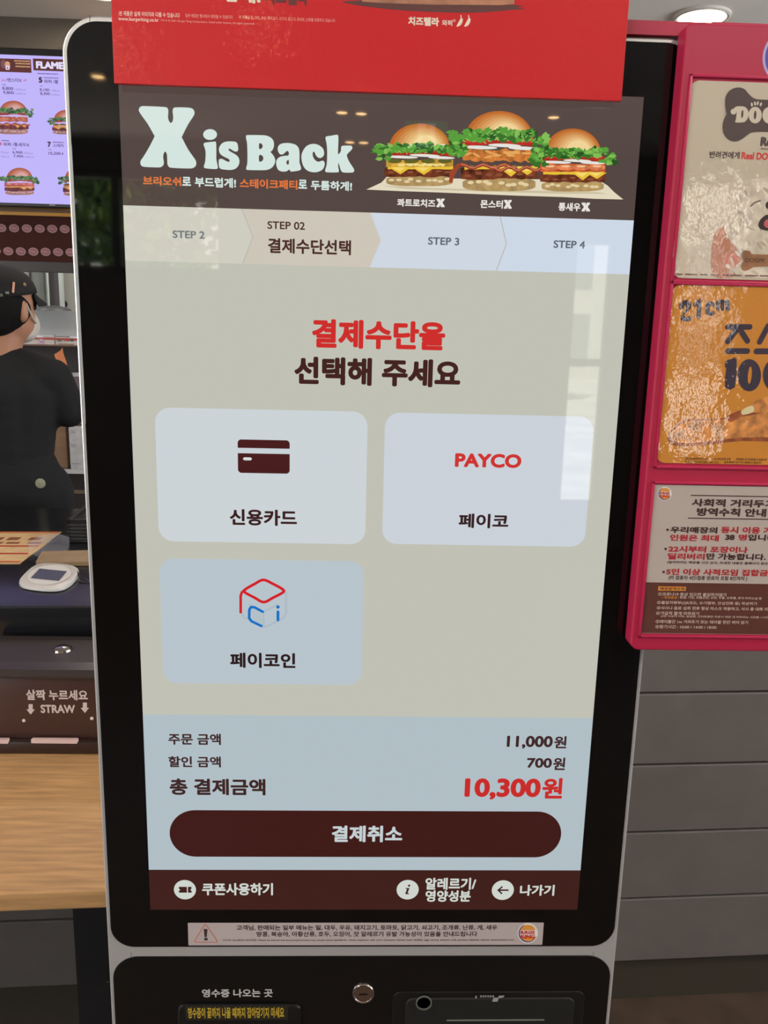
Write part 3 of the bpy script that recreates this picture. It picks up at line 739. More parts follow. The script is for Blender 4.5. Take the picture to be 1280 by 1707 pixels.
for x0, x1 in ((190, 265), (295, 445), (475, 560), (600, 705), (740, 965), (1005, 1165), (1180, 1290)): a.rect(x0, 1108 + (x0 - 190) * .02, x1, 1122 + (x0 - 190) * .02, ink(120, 86, 72, .3, 300), 6)
a.z(1100, 120, 7.11)
bone = [(770,380),(775,300),(810,235),(870,195),(940,185),(1000,205),(1040,250),(1090,300),(1140,322),(1200,328),(1300,332),(1400,335),(1500,338)]
bone2 = [(1500,715),(1400,712),(1300,710),(1200,708),(1150,708),(1080,718),(1040,742),(990,780),(930,815),(870,822),(810,800),(765,750),(740,680),(745,600),(770,530),(785,500),(775,450)]
mir = lambda L_: [(3180 - x, y + 30) for x, y in L_[::-1]]
bn = ink(70, 50, 48)
a.poly(bone + mir(bone) + mir(bone2) + bone2, bn, 5, sm=3)
cr = ink(206, 194, 172)
a.ell(868, 472, 34, 34, cr, 6); a.poly([(868,440),(900,412),(960,408),(1010,420),(1045,470),(1040,540),(1005,590),(960,600),(890,598),(897,560),(905,470),(880,460)], cr, 6, sm=3); a.ell(972, 500, 13, 48, bn, 7, rot=4)
a.ell(1125, 512, 78, 98, cr, 6); a.ell(1124, 512, 15, 52, bn, 7, rot=4)
a.ell(1295, 515, 84, 100, cr, 6); a.ell(1300, 520, 18, 52, bn, 7); a.poly([(1310, 490), (1390, 470), (1390, 505), (1310, 510)], bn, 7)
for x, y in ((1085, 388), (1122, 375), (1155, 372), (1192, 385)): a.ell(x, y, 12, 24, cr, 6, rot=18 if x > 1150 else -5)
a.text('R', 1190, 1275, 768, 880, bn, bold=.07, k=8, full='Re'); a.text('반려견에게', 585, 945, 935, 1020, bn, bold=.03, k=8); a.text('Real DO', 965, 1280, 948, 1035, ink(206, 62, 56), bold=.05, k=8)
a.rect(1190, 900, 1300, 914, ink(120, 96, 84, .3, 300), 6)
a.build('dog_print', dogp, flat=True)

orap = poster('cheese_stick_poster', 'orange poster with dark figures and breaded sticks, middle of the crimson board', ((1117, 474), (1095, 771.5)), [.008, .008, .008, .008], ink(204, 132, 44))
a = Art(YP, 1080, 470, 6.4, lay=2)
nv = ink(58, 46, 62)
a.poly([(330,270),(345,220),(395,193),(445,205),(462,250),(440,300),(400,335),(385,360),(420,375),(450,360),(450,415),(360,415),(348,385),(370,340),(400,290),(405,255),(385,250),(380,280),(355,295)], nv, sm=3)
a.poly([(490,225),(545,185),(565,190),(560,380),(515,375),(525,260),(490,265)], nv, sm=2)
a.poly([(610,280),(625,225),(670,205),(705,225),(705,265),(675,265),(660,255),(655,290),(665,320),(705,310),(705,345),(660,362),(620,335)], nv, sm=3)
a.poly([(730,205),(790,190),(850,190),(870,215),(872,300),(830,300),(825,230),(810,230),(812,300),(775,300),(775,235),(760,235),(760,300),(730,300)], nv, sm=2)
a.stroke([(850, 480), (1085, 480)], 58, nv); a.stroke([(960, 490), (850, 635)], 58, nv); a.stroke([(975, 500), (1060, 630)], 58, nv); a.stroke([(850, 737), (1058, 737)], 60, nv)
a.stroke([(1280, 470), (1190, 640)], 58, nv); a.stroke([(1290, 490), (1400, 640)], 58, nv); a.stroke([(1155, 740), (1420, 740)], 60, nv)
a.poly([(830, 845), (890, 822), (945, 825), (925, 1125), (820, 1120), (835, 920), (820, 915)], nv, sm=2)
for cx in (1080, 1350): a.ell(cx, 995, 125, 172, nv); a.ell(cx + 5, 995, 20, 92, ink(204, 132, 44), 3, rot=5)
a.z(1070, 630, 6.095)
stk = ink(196, 128, 66, .28, 110); edge = ink(146, 76, 40, .3, 120)
a.poly([(270, 640), (280, 560), (420, 430), (620, 420), (860, 400), (1100, 330), (1500, 300), (1500, 620), (1000, 640), (640, 680), (360, 690)], edge, 2, sm=3)
a.poly([(290, 600), (300, 550), (440, 445), (640, 430), (870, 420), (1100, 380), (1500, 340), (1500, 580), (1000, 605), (640, 650), (380, 660)], stk, 3, sm=3)
a.poly([(1110, 350), (1110, 260), (1300, 180), (1500, 170), (1500, 340)], stk, 4, sm=2)
a.poly([(860, 400), (960, 340), (1010, 335), (1020, 375), (900, 450)], edge, 4, sm=2)
a.poly([(1010, 330), (1090, 285), (1130, 290), (1130, 345), (1020, 375)], ink(222, 208, 160), 5, sm=2)
for t, x0, x1, y in (('·매장 및 판매처에 따라 상이', 430, 665, 806), ('·7번 10대 한정 수량', 715, 900, 808), ('·매장별로 조기 종료될 수 있습니다', 950, 1265, 812), ('·본 이미지는 조리 예이며 실제와 다를 수 있음', 430, 775, 838), ('·일부 매장은 행사에서 제외될 수 있습니다', 830, 1210, 842)):
    a.text(t, x0, x1, y, y + 24, ink(108, 66, 36), bold=.02, k=4, lay=5)
a.build('cheese_stick_print', orap, flat=True)

notp = poster('notice_poster', 'cream and brown printed rules notice, bottom of the crimson board', ((1085.5, 808), (1068, 1055.5)), [.0005] * 4, ink(186, 172, 163))
a = Art(YP, 1000, 780, 4.268, lay=2)
zt = P(1100, 971, YP).z; zo = P(1068, 1055, YP).z; xl = (P(1085.5, 808, YP).x + P(1068, 1055.5, YP).x) / 2
a.raw(rrect(xl, zo, .570, zt, 0), ink(92, 48, 39), 1)
td = ink(66, 38, 38); trd = ink(176, 40, 48); tp = ink(202, 178, 162); to = ink(216, 140, 50)
crest(a, 460, 183, 50, ink, 1)
a.rect(645, 191, 1800, 198, td); a.rect(625, 353, 1800, 360, td)
n8 = dict(bold=.045, k=8); n6 = dict(bold=.02, k=4)
a.text('사회적 거리두', 652, 1172, 218, 274, td, full='사회적 거리두기', **n8); a.text('방역수칙 안내', 688, 1182, 282, 341, td, **n8)
a.ell(480, 440, 9, 9, td); a.text('우리매장의', 500, 835, 416, 462, td, **n8); a.text('동시 이용', 860, 1140, 416, 464, trd, full='동시 이용 가능', **n8)
a.text('인원은 최대', 497, 845, 472, 518, trd, **n8); a.text('38', 890, 958, 474, 513, td, bold=.06); a.text('명', 985, 1045, 472, 516, trd, **n8); a.text('입니', 1052, 1180, 472, 518, td, full='입니다.', **n8)
a.ell(466, 576, 9, 9, td); a.text('22시부터 포장이나', 485, 1052, 552, 599, trd, **n8)
a.text('딜리버리', 482, 745, 605, 651, trd, **n8); a.text('만 가능합니다.', 755, 1180, 605, 652, td, **n8)
a.text('(딜리버리는 매장별 시간 상이, 자세한 내용은 홈페이지 참조', 477, 1195, 660, 682, td, full='(딜리버리는 매장별 시간 상이, 자세한 내용은 홈페이지 참조)', bold=.03, k=4)
a.ell(452, 740, 9, 9, td); a.text('5인 이상 사적모임 집합금', 470, 1195, 714, 761, trd, full='5인 이상 사적모임 집합금지', **n8)
a.text('(미 접종자 4인/접종 완료자 포함 8인까지 )', 487, 1047, 764, 799, td, bold=.025, k=4)
a.rect(413, 842, 610, 872, to, 3); a.text('매장방역수칙', 427, 600, 847, 868, td, bold=.03, k=4, lay=4)
for t, x0, x1, y, h in (('①코로나19 증상 있으면 출입하지않기', 412, 898, 884, 25), ('②출입자명부(QR코드, 수기명부, 안심전화 등) 작성하기', 405, 1115, 945, 26), ('③식사나 음료 섭취 전후 항상 마스크 착용하고, 식사 중 대화 자', 403, 1195, 983, 25), ('④가급적 짧게 머무르기', 398, 705, 1020, 25), ('⑤테이블간 1m 거리두기 또는 테이블 한칸 띄어 앉기', 395, 1053, 1079, 25), ('⑥환기시간 : 10:00 / 14:00 / 18:00', 393, 828, 1116, 25)):
    a.text(t, x0, x1, y, y + h, tp, bold=.025, k=4, lay=3)
a.text('• 주요증상', 440, 548, 911, 930, to, lay=3, **n6); a.text(': 발열, 기침, 호흡곤란, 오한, 두통, 인후통, 후각·미각소실 등', 555, 1150, 911, 930, tp, lay=3, **n6)
a.text('(2인 이상이 커피, 음료류, 디저트류만 주문시 매장 내 머무르는 시간을 1시간', 432, 1195, 1046, 1064, tp, lay=3, **n6)
a.build('notice_print', notp, flat=True)

# ------------------------------------------------------------------ service counter behind the kiosk
m_board = mat('grey_boards', (102, 95, 89), rough=0.55, noise_amt=0.03, noise_scale=18)
m_plinth = mat('plinth_dark', (62, 56, 46), rough=0.35)
m_stone = mat('black_countertop', (24, 24, 27), rough=0.22)
counter = thing('service_counter', 'long counter clad in grey boards with black countertop behind the kiosk', 'counter', K(0, .4, 0))
zs = [PK(1150, y).z for y in (1155, 1274, 1385.5, 1495, 1599)]
zs = [.868] + zs
b = MB()
for z1, z0 in zip(zs, zs[1:]):
    b.bbox((-2.6, 0, z0 + .002), (2.6, .03, z1 - .002), m_board, .0025, fn=K)
b.box((-2.6, .01, zs[-1]), (2.6, .035, .868), mat('groove_dark', (58, 50, 40), rough=.8), fn=K)
b.build('front_panel', counter)
b = MB(); b.box((-2.6, .02, 0), (2.6, .06, zs[-1]), m_plinth, fn=K); b.box((-2.6, .012, zs[-1] - .006), (2.6, .03, zs[-1]), m_board, fn=K); b.build('plinth', counter)
b = MB(); b.bbox((-2.6, -.008, .869), (2.6, .87, .938), m_stone, .004, fn=K); b.build('countertop', counter, smooth=True)
b = MB(); b.box((-2.6, .03, .0), (2.6, .85, .869), m_plinth, fn=K); b.build('carcass', counter)

# oak shelf in front of it, behind the kiosk's left side
m_oak = mat('oak', (184, 140, 92), rough=0.5, noise_amt=0.10, noise_scale=9, stretch=(1.2, 14, 14))
shelf = thing('oak_ledge', 'light oak ledge in front of the grey counter, left of the kiosk', 'shelf', K(-1.0, -.3, .05))
tF = Kt(PZ(80, 1487.5, .74))
b = MB(); b.bbox((-2.2, tF, .714), (-.05, -.001, .74), m_oak, .002, fn=K); b.build('top', shelf)
b = MB(); s0 = Ks(PK(126, 1600, -.12)); b.box((s0, -.12, 0.0), (s0 + .40, -.02, .714), mat('support_black', (14, 12, 12), rough=.6), fn=K); b.build('support', shelf)

# straw dispenser on the ledge
YD = .64
p0, p1 = P(-60, 1190, YD), P(190, 1190, YD)
zt, zo = P(60, 1130, YD).z, .741
m_str = mat('straw_box_brown', (66, 42, 36), rough=0.38); m_lid = mat('straw_lid', (52, 42, 40), rough=0.3)
straw = thing('straw_dispenser', 'dark brown straw dispenser with white lettering on the oak ledge', 'dispenser', ((p0.x + p1.x) / 2, YD + .07, .741))
b = MB(); b.bbox((p0.x, YD, zo + .022), (p1.x, YD + .16, zt), m_str, .003); b.build('body', straw, smooth=True)
b = MB(); b.bbox((p0.x + .012, YD - .012, zo), (p1.x - .012, YD + .15, zo + .022), mat('straw_base', (48, 30, 24), rough=.4), .004); b.build('base', straw, smooth=True)
b = MB()
n = 10
def lidp(x, y, z): return Vector((x, y, z))
lp = [(YD - .004, zt), (YD - .004, zt + .004), (YD + .006, zt + .012), (YD + .03, zt + .016), (YD + .15, zt + .017), (YD + .165, zt + .01), (YD + .165, zt)]
vs = [(x, y, z) for x, ins in ((p0.x - .004, 0), (p1.x + .004, 0)) for y, z in lp]
k = len(lp)
b.add(vs, [tuple(range(k)), tuple(range(k, 2 * k))] + [(i, (i + 1) % k, k + (i + 1) % k, k + i) for i in range(k)], m_lid)
b.build('lid', straw)
c = P(103, 1093, YD + .08); b = MB(); b.lathe([(.017, 0), (.016, .003), (.011, .006), (.0001, .007)], (c.x, YD + .085, zt + .0165), (0, 0, 1), m_chrome); b.build('push_button', straw, smooth=True)
m_paper = mat('straw_paper', (214, 184, 178), rough=.7)
for xa, xb in ((-40, 17), (52, 132)):
    q0, q1 = P(xa, 1236, YD - .012), P(xb, 1236, YD - .012)
    b = MB(); b.add([(q0.x, YD - .0125, q0.z + .0045), (q1.x, YD - .0125, q1.z + .0035), (q1.x - .004, YD - .0125, q1.z - .004), (q0.x, YD - .0125, q0.z - .003)], [(0, 1, 2, 3)], m_paper); b.box((q0.x, YD - .0124, q0.z - .003), (q1.x - .004, YD - .004, q0.z + .003), m_paper); b.build('straw_slot', straw)
a = Art(YD, 0, 820, 3.794, lay=1, step=.0002)
w3 = paint(206, 190, 184)
a.text('살짝 누르세요', 165, 555, 1250, 1316, w3, bold=.03); a.text('STRAW', 257, 475, 1345, 1398, w3, bold=.035)
for cx, cy in ((194, 1375), (537, 1365)): a.poly([(cx - 13, cy - 33), (cx + 13, cy - 33), (cx + 13, cy), (cx + 27, cy), (cx, cy + 33), (cx - 27, cy), (cx - 13, cy)], w3)
a.build('lettering', straw, flat=True)
for cx, cy in ((39.8, 1201), (153, 1197.5)):
    c = P(cx, cy, YD); b = MB(); b.lathe([(.003, 0), (.0028, .001), (.0001, .0016)], (c.x, YD, c.z), (0, -1, 0), mat('screw_pale', (220, 205, 198), rough=.4), n=12); b.build('screw', straw)

# things on the black countertop ------------------------------------------------
ZT = .938
def T_(px, py, z=ZT): return PZ(px, py, z)
m_sheet = mat('menu_sheet_cream', (226, 190, 140), rough=.35, noise_amt=.05)
q = [T_(-90, 887), T_(103.5, 887.5), T_(33, 940.5), T_(-180, 941)]
b = MB(); b.add([(v.x, v.y, ZT + .0004) for v in q] + [(v.x, v.y, ZT + .0018) for v in q], [(0, 1, 2, 3), (4, 5, 6, 7), (0, 1, 5, 4), (1, 2, 6, 5), (2, 3, 7, 6), (3, 0, 4, 7)], m_sheet)
def qm(u, v): return q[0].lerp(q[1], u).lerp(q[3].lerp(q[2], u), v)
def strip(u0, u1, v0, v1, m, dz=.002): b.add([(w.x, w.y, ZT + dz) for w in (qm(u0, v0), qm(u1, v0), qm(u1, v1), qm(u0, v1))], [(0, 1, 2, 3)], m)
m_or = mat('sheet_orange', (206, 110, 60), rough=.4); m_bg = mat('sheet_brown', (150, 90, 56), rough=.4)
strip(0, .985, .0, .05, m_or); strip(0, .96, .47, .51, mat('sheet_red', (190, 56, 40), rough=.4)); strip(0, .96, .70, .74, MATS['sheet_red']); strip(0, .985, .93, .98, m_or)
for u in (.48, .62, .8):
    strip(u, u + .1, .2, .3, m_bg); strip(u + .04, u + .15, .36, .42, m_bg)
tag(b.build('menu_sheet'), 'cream and orange laminated menu sheet lying on the black countertop', 'menu')
# pad on the counter
pad = thing('signature_pad', 'white rounded signature pad with small grey screen on the black countertop', 'signature pad', (*T_(85, 965).xy, ZT))
m_white = mat('pad_white', (206, 200, 194), rough=.4); m_whiteD = mat('pad_edge', (120, 116, 114), rough=.4)
cq = [T_(22, 982), T_(106, 992), T_(142, 955), T_(60, 948)]
ctr = sum(cq, Vector()) / 4
def pad_ring(sc, z, tilt=.012):
    out = []
    dirs = [(v - ctr) for v in cq]
    for i in range(40):
        a_ = 2 * math.pi * i / 40; c_, s_ = math.cos(a_), math.sin(a_)
        f = 1 / (abs(c_) ** 3.2 + abs(s_) ** 3.2) ** (1 / 3.2)
        e1 = ((cq[1] + cq[2]) / 2 - (cq[0] + cq[3]) / 2) / 2; e2 = ((cq[2] + cq[3]) / 2 - (cq[0] + cq[1]) / 2) / 2
        out.append(ctr + e1 * c_ * f * sc + e2 * s_ * f * sc + Vector((0, 0, z + tilt * (1 + s_ * f * sc))))
    return out
b = MB(); rings = [pad_ring(.97, .001, 0), pad_ring(1, .003, .003), pad_ring(.99, .007, .004), pad_ring(.95, .009, .004)]
vs = [v for r in rings for v in r]; N = 40
b.add(vs, [(k * N + i, k * N + (i + 1) % N, (k + 1) * N + (i + 1) % N, (k + 1) * N + i) for k in range(3) for i in range(N)] + [tuple(range(N)), tuple(range(3 * N, 4 * N))], m_white)
b.build('case', pad, smooth=True)
top = pad_ring(.95, .0146)
e1 = ((cq[1] + cq[2]) / 2 - (cq[0] + cq[3]) / 2) / 2; e2 = ((cq[2] + cq[3]) / 2 - (cq[0] + cq[1]) / 2) / 2
def pp(u, v, dz): return ctr + e1 * u + e2 * v + Vector((0, 0, .0092 + dz + .004 * (1 + v)))
b = MB(); b.add([pp(.8 * math.cos(i * .1571), .8 * math.sin(i * .1571), .0006) for i in range(40)], [tuple(range(40))], mat('pad_oval', (226, 222, 216), rough=.3)); b.build('oval_face', pad, flat=True)
b = MB(); b.add([pp(u, v, .0012) for u, v in ((-.56, -.42), (.56, -.42), (.56, .36), (-.56, .36))], [(0, 1, 2, 3)], mat('pad_lcd', (86, 90, 112), rough=.2)); b.build('display', pad, flat=True)
b = MB(); w = [pp(.9, .5, -.002), pp(1.15, .2, -.006), T_(150, 972) + Vector((0, 0, .004)), T_(165, 990) + Vector((0, 0, .004))]; b.tube(w, .0022, m_dark); b.build('cable', pad, smooth=True)
# trays stacked beside it
for i in range(6):
    z = ZT + .001 + i * .0085
    o_ = T_(113, 905)
    ex, ey = KE, KN
    b = MB()
    def tr_(u, v, zz): w = o_ + ex * u + ey * v; return Vector((w.x, w.y, zz))
    m_tray = mat('tray_black', (30, 29, 30), rough=.3)
    wx, wy = .36, .27
    b.bbox((0, 0, z), (wx, wy, z + .003), m_tray, .001, fn=tr_)
    for (u0, v0, u1, v1) in ((0, 0, wx, .008), (0, wy - .008, wx, wy), (0, 0, .008, wy), (wx - .008, 0, wx, wy)): b.bbox((u0, v0, z + .002), (u1, v1, z + .009 + (.006 if i == 5 else 0)), m_tray, .001, fn=tr_)
    nth = ('bottom', 'second from the bottom', 'third from the bottom', 'third from the top', 'second from the top', 'topmost')[i]
    tag(b.build('serving_tray'), f'black serving tray, {nth} of the stack on the countertop beside the kiosk', 'tray', 'stacked serving trays')
b = MB(); z = ZT + .001 + 5 * .0085 + .004
b.bbox((.03, .03, z), (.33, .24, z + .0006), mat('tray_paper', (196, 190, 184), rough=.7), .0002, fn=tr_)
tag(b.build('tray_liner'), 'pale paper liner lying in the topmost black tray', 'paper')
# little clear stand and kraft card behind the pad
m_clear = mat('clear_acrylic', (190, 190, 200), rough=.08, alpha=.28)
e0 = [T_(48, 921), T_(68, 908), T_(100, 905), T_(116, 910)]
b = MB(); n = len(e0)
b.add([(v.x, v.y, ZT + .001) for v in e0] + [(v.x, v.y, ZT + .022) for v in e0], [(i, i + 1, n + i + 1, n + i) for i in range(n - 1)], m_clear)
fl = [T_(48, 921), T_(68, 908), T_(100, 905), T_(116, 910), T_(108, 928), T_(64, 930)]
b.add([(v.x, v.y, ZT + .001) for v in fl], [tuple(range(6))], m_clear)
tag(b.build('acrylic_holder'), 'small clear acrylic holder between the menu sheet and the white pad', 'holder')
kq = [T_(60, 944), T_(150, 944), T_(150, 924), T_(70, 926)]
b = MB(); b.add([(v.x, v.y, ZT + .001) for v in kq] + [(v.x, v.y, ZT + .010) for v in kq], [(0, 1, 2, 3), (4, 5, 6, 7), (0, 1, 5, 4), (1, 2, 6, 5), (2, 3, 7, 6), (3, 0, 4, 7)], mat('kraft', (150, 124, 92), rough=.6, noise_amt=.06))
tag(b.build('kraft_pad'), 'flat kraft brown pad lying just behind the white signature pad', 'pad')

# ------------------------------------------------------------------ menu screen over the hatch
YM = 2.45
pz = lambda x, y: P(x, y, YM)
zt, zo = pz(50, 80).z, pz(50, 345.5).z; xr = pz(190, 200).x; xl = xr - 1.08
menu = thing('menu_screen', 'wide menu screen with burger pictures and prices above the serving hatch', 'screen', ((xl + xr) / 2, YM + .03, zo))
b = MB(); b.bbox((xl, YM, zo), (xr, YM + .06, zt), mat('bezel_black', (24, 21, 20), rough=.3), .004)
p_ = pz(92, 342); b.box((p_.x - .02, YM - .0005, p_.z - .002), (p_.x + .0, YM, p_.z + .002), paint(150, 150, 150)); 
b.build('case', menu)
b = MB(); b.bbox((xl + .2, YM + .06, zo + .1), (xr - .2, YM + .45, zt - .1), m_dark, .004); b.build('wall_mount', menu)
a = Art(YM, lay=1, step=.0008)
zt2, zo2 = pz(50, 92.5).z, pz(50, 339).z
lav = lcdm(192, 180, 250)
a.raw(rrect(xl + .02, zo2, xr - .02, zt2, 0), lav, 1)
disp = a.build('display', menu, flat=True)
a = Art(YM, 0, 60, 9.14, lay=2, step=.0008)
mb_ = lcdm(92, 48, 46); mt = lcdm(90, 70, 130); mr = lcdm(190, 60, 90)
a.rect(-900, 310, 478, 515, mb_); a.rect(508, 345, 1800, 525, mb_)
a.text('FLAM', 552, 892, 386, 497, lcdm(226, 220, 250), bold=.06, full='FLAME', lay=3)
a.build('menu_header', menu, flat=True)
a = Art(YM, 0, 60, 9.14, lay=2, step=.0008)
a.ell(55, 430, 40, 70, lcdm(120, 80, 90), 3); a.ell(112, 430, 44, 40, lcdm(214, 160, 120), 3); a.poly([(85, 455), (160, 455), (150, 520), (95, 520)], lcdm(226, 200, 226), 4); a.ell(122, 492, 10, 14, mr, 5)
for y in (370, 410, 455): a.rect(200 + (y % 3) * 20, y, 465, y + 22, lcdm(176, 130, 96, .3, 300), 3)
a.text('/맨스터X', 95, 335, 640, 700, mt, bold=.02)
for x in (30, 60, 362, 390): a.poly([(x, 694), (x + 8, 660), (x + 18, 660), (x + 10, 694)], mr)
a.text('단품', 30, 92, 730, 760, mt); a.text('8,800', 38, 205, 775, 828, mt, bold=.02); a.text('9,800', 50, 215, 838, 890, mt, bold=.02)
a.text('1205Kcal', 225, 388, 800, 830, lcdm(136, 120, 190)); a.text('1620Kcal', 232, 398, 862, 890, lcdm(136, 120, 190))
a.build('menu_item_text', menu, flat=True)
a = Art(YM, 0, 60, 9.14, lay=2, step=.0008)
a.text('5', 590, 648, 628, 715, lcdm(72, 40, 70), bold=.06); a.text('와퍼 /불', 672, 890, 662, 722, mt, bold=.02); a.rect(668, 632, 895, 642, mt)
a.text('세트', 600, 655, 752, 775, mt); a.text('8,100', 608, 752, 798, 846, mt, bold=.02); a.text('8,300', 615, 762, 856, 906, mt, bold=.02)
a.text('1120Kcal', 770, 905, 818, 846, lcdm(136, 120, 190)); a.text('1315Kcal', 778, 912, 880, 910, lcdm(136, 120, 190)); a.rect(572, 565, 890, 580, lcdm(120, 100, 170, .3, 300))
a.build('menu_item_text', menu, flat=True)
a = Art(YM, 0, 220, 7.11, lay=2, step=.0008)
a.text('와퍼 /통새우X', 40, 352, 122, 168, mt, bold=.02, full='와퍼 /통새우X'); a.rect(20, 98, 110, 106, mt); a.text('8', 0, 20, 122, 160, mr, bold=.03)
a.text('단품', 148, 190, 188, 210, mt); a.text('6,900', 150, 270, 225, 262, mt, bold=.02); a.text('7,900', 162, 278, 272, 306, mt, bold=.02)
a.text('745Kcal', 285, 388, 238, 262, lcdm(136, 120, 190)); a.text('1090Kcal', 292, 405, 285, 306, lcdm(136, 120, 190)); a.text('775Kcal', -10, 102, 232, 254, lcdm(136, 120, 190)); a.text('1135Kcal', -10, 112, 280, 300, lcdm(136, 120, 190))
a.build('menu_item_text', menu, flat=True)
a = Art(YM, 0, 220, 7.11, lay=2, step=.0008)
a.text('7', 565, 606, 115, 180, lcdm(72, 40, 70), bold=.06); a.text('스태커', 630, 752, 140, 180, mt, bold=.02); a.rect(625, 118, 755, 126, mt); a.text('세트', 575, 615, 202, 220, mt); a.text('10,200', 576, 720, 235, 275, mt, bold=.02); a.text('1', 735, 750, 248, 270, mt)
a.build('menu_item_text', menu, flat=True)
mel = lambda r, g, b, n=0.0, sc=60.0: lcdm(int(r * .86 + 8), int(g * .74 + 8), int(b * .9 + 24), n, 40)
for kind, cx, cy, w, h, ox, oy, sc, sd in (('monster', 205, 1500, 560, 510, 0, 60, 9.14, 21), ('quattro', 1010, 1500, 500, 370, 0, 60, 9.14, 22), ('shrimp', 235, 748, 420, 322, 0, 220, 7.11, 23), ('quattro', 930, 760, 430, 340, 0, 220, 7.11, 24)):
    a = Art(YM, ox, oy, sc, step=.0004); burger(a, cx, cy, w, h, kind, sd, em=mel, L=6); a.build('burger_picture', menu, flat=True)

# brown fascia with oval logos under the screen
YH = 2.55
zt, zo = P(60, 357, YH).z, P(60, 450.5, YH).z; xr = P(260, 400, YH).x
head = thing('hatch_fascia', 'dark brown fascia with two rows of pale ovals below the menu screen', 'sign', (xr - .7, YH, zo))
b = MB(); b.box((xr - 1.6, YH, zo), (xr, YH + .05, zt), mat('fascia_brown', (62, 24, 16), rough=.65, spec=.2)); b.build('panel', head)
b = MB(); b.box((xr - 1.6, YH - .006, zt - .006), (xr, YH + .05, zt + .006), mat('fascia_yellow', (226, 158, 48), rough=.4)); b.build('yellow_edge', head)
b = MB(); b.box((xr - 1.6, YH - .004, zo - .004), (xr, YH + .06, zo + .03), mat('fascia_dark', (30, 18, 14), rough=.4)); b.build('lower_edge', head)
for row, (y, xs) in enumerate(((1138, (-130, 18, 168, 320, 472, 620, 768, 918)), (1412, (-200, -48, 100, 248, 398, 542, 690, 838)))):
    for x in xs:
        yy = y + x * .018; a = Art(YH, 0, 220, 7.11, step=.0015)
        a.ell(x, yy, 60, 47, paint(176, 140, 142), 1, rot=14); a.ell(x, yy, 47, 36, paint(150, 92, 96), 2, rot=14); a.ell(x, yy, 40, 14, paint(168, 120, 122), 3, rot=14); a.build('oval_logo', head, flat=True)

# ------------------------------------------------------------------ kitchen behind the hatch
m_steel = mat('steel', (176, 176, 176), rough=.35, metal=.8)
YK = 2.75
def kp(x, y, Y=YK): return P(x, y, Y)
# pass-through shelf with lit tray, stickers
pas = thing('pass_shelf', 'steel pass-through shelf with white sloping top and sticker strip behind the worker', 'shelf', (kp(90, 800).x, YK + .1, 0))
A0, A1 = kp(-150, 554), kp(170, 554)
tp0, tp1 = P(62, 519, YK + .32), P(170, 519, YK + .32)
b = MB(); m_wtop = mat('pass_top_white', (226, 232, 240), rough=.3)
zt_ = A0.z
b.add([(A0.x, YK, zt_), (A1.x, YK, zt_), (A1.x, YK + .32, tp1.z), (A0.x, YK + .32, tp0.z), (A0.x, YK, zt_ - .01), (A1.x, YK, zt_ - .01), (A1.x, YK + .32, zt_ - .01), (A0.x, YK + .32, zt_ - .01)], [(0, 1, 2, 3), (4, 5, 6, 7), (0, 1, 5, 4), (1, 2, 6, 5), (2, 3, 7, 6), (3, 0, 4, 7)], m_wtop)
b.build('sloping_top', pas)
zb2 = kp(90, 577).z
b = MB(); b.box((A0.x, YK - .004, zb2), (A1.x, YK + .02, zt_ - .01), mat('sticker_white', (214, 204, 196), rough=.5))
b.box((A0.x, YK - .006, zt_ - .016), (A1.x, YK, zt_ - .008), mat('strip_red', (186, 74, 52), rough=.5)); b.box((A0.x, YK - .0055, zb2), (A1.x, YK, zb2 + .006), mat('strip_brown', (120, 84, 62), rough=.5))
b.build('sticker_strip', pas)
a = Art(YK - .006, 0, 430, 8.127, lay=1, step=.0006)
a.ell(425, 1085, 26, 22, paint(186, 60, 54)); a.rect(510, 1095, 600, 1165, paint(190, 160, 176, .3, 200)); a.rect(738, 1040, 752, 1185, paint(150, 110, 90))
a.text('소스', 775, 838, 1095, 1132, paint(70, 60, 60), bold=.05); a.text('3개', 865, 928, 1095, 1132, paint(206, 70, 80), bold=.05); a.text('위', 945, 995, 1098, 1134, paint(70, 60, 60), bold=.05)
a.rect(765, 1058, 940, 1072, paint(130, 110, 100, .3, 200)); a.rect(785, 1158, 1000, 1172, paint(150, 124, 104, .3, 200)); a.rect(580, 1062, 710, 1076, paint(170, 150, 140, .3, 200))
a.build('sticker_print', pas, flat=True)
b = MB()
zsh = kp(110, 782).z
b.box((A0.x, YK, zsh - .018), (A1.x, YK + .4, zsh - .006), m_steel); b.box((A0.x, YK - .004, zsh - .018), (A1.x, YK, zsh), mat('shelf_lip', (220, 216, 212), rough=.3)); b.build('lower_board', pas)
b = MB(); b.box((A0.x, YK + .36, 0), (A1.x, YK + .4, zb2), mat('pass_back', (70, 60, 56), rough=.5)); b.build('back', pas)
b = MB(); b.box((A0.x, YK + .02, 0), (A1.x, YK + .36, zsh - .25), mat('cabinet_dark', (46, 30, 26), rough=.5)); b.build('cabinet', pas)
for x in (A0.x + .02, A1.x - .02):
    b = MB(); b.box((x - .015, YK + .33, zsh - .02), (x + .015, YK + .36, zt_), m_steel); b.build('post', pas)
b = MB(); r0, r1 = kp(108, 820), kp(190, 820); b.box((r0.x, YK + .01, r0.z - .008), (r1.x, YK + .02, r0.z + .006), mat('rail_dull', (120, 104, 84), rough=.5)); b.build('drawer_rail', pas)
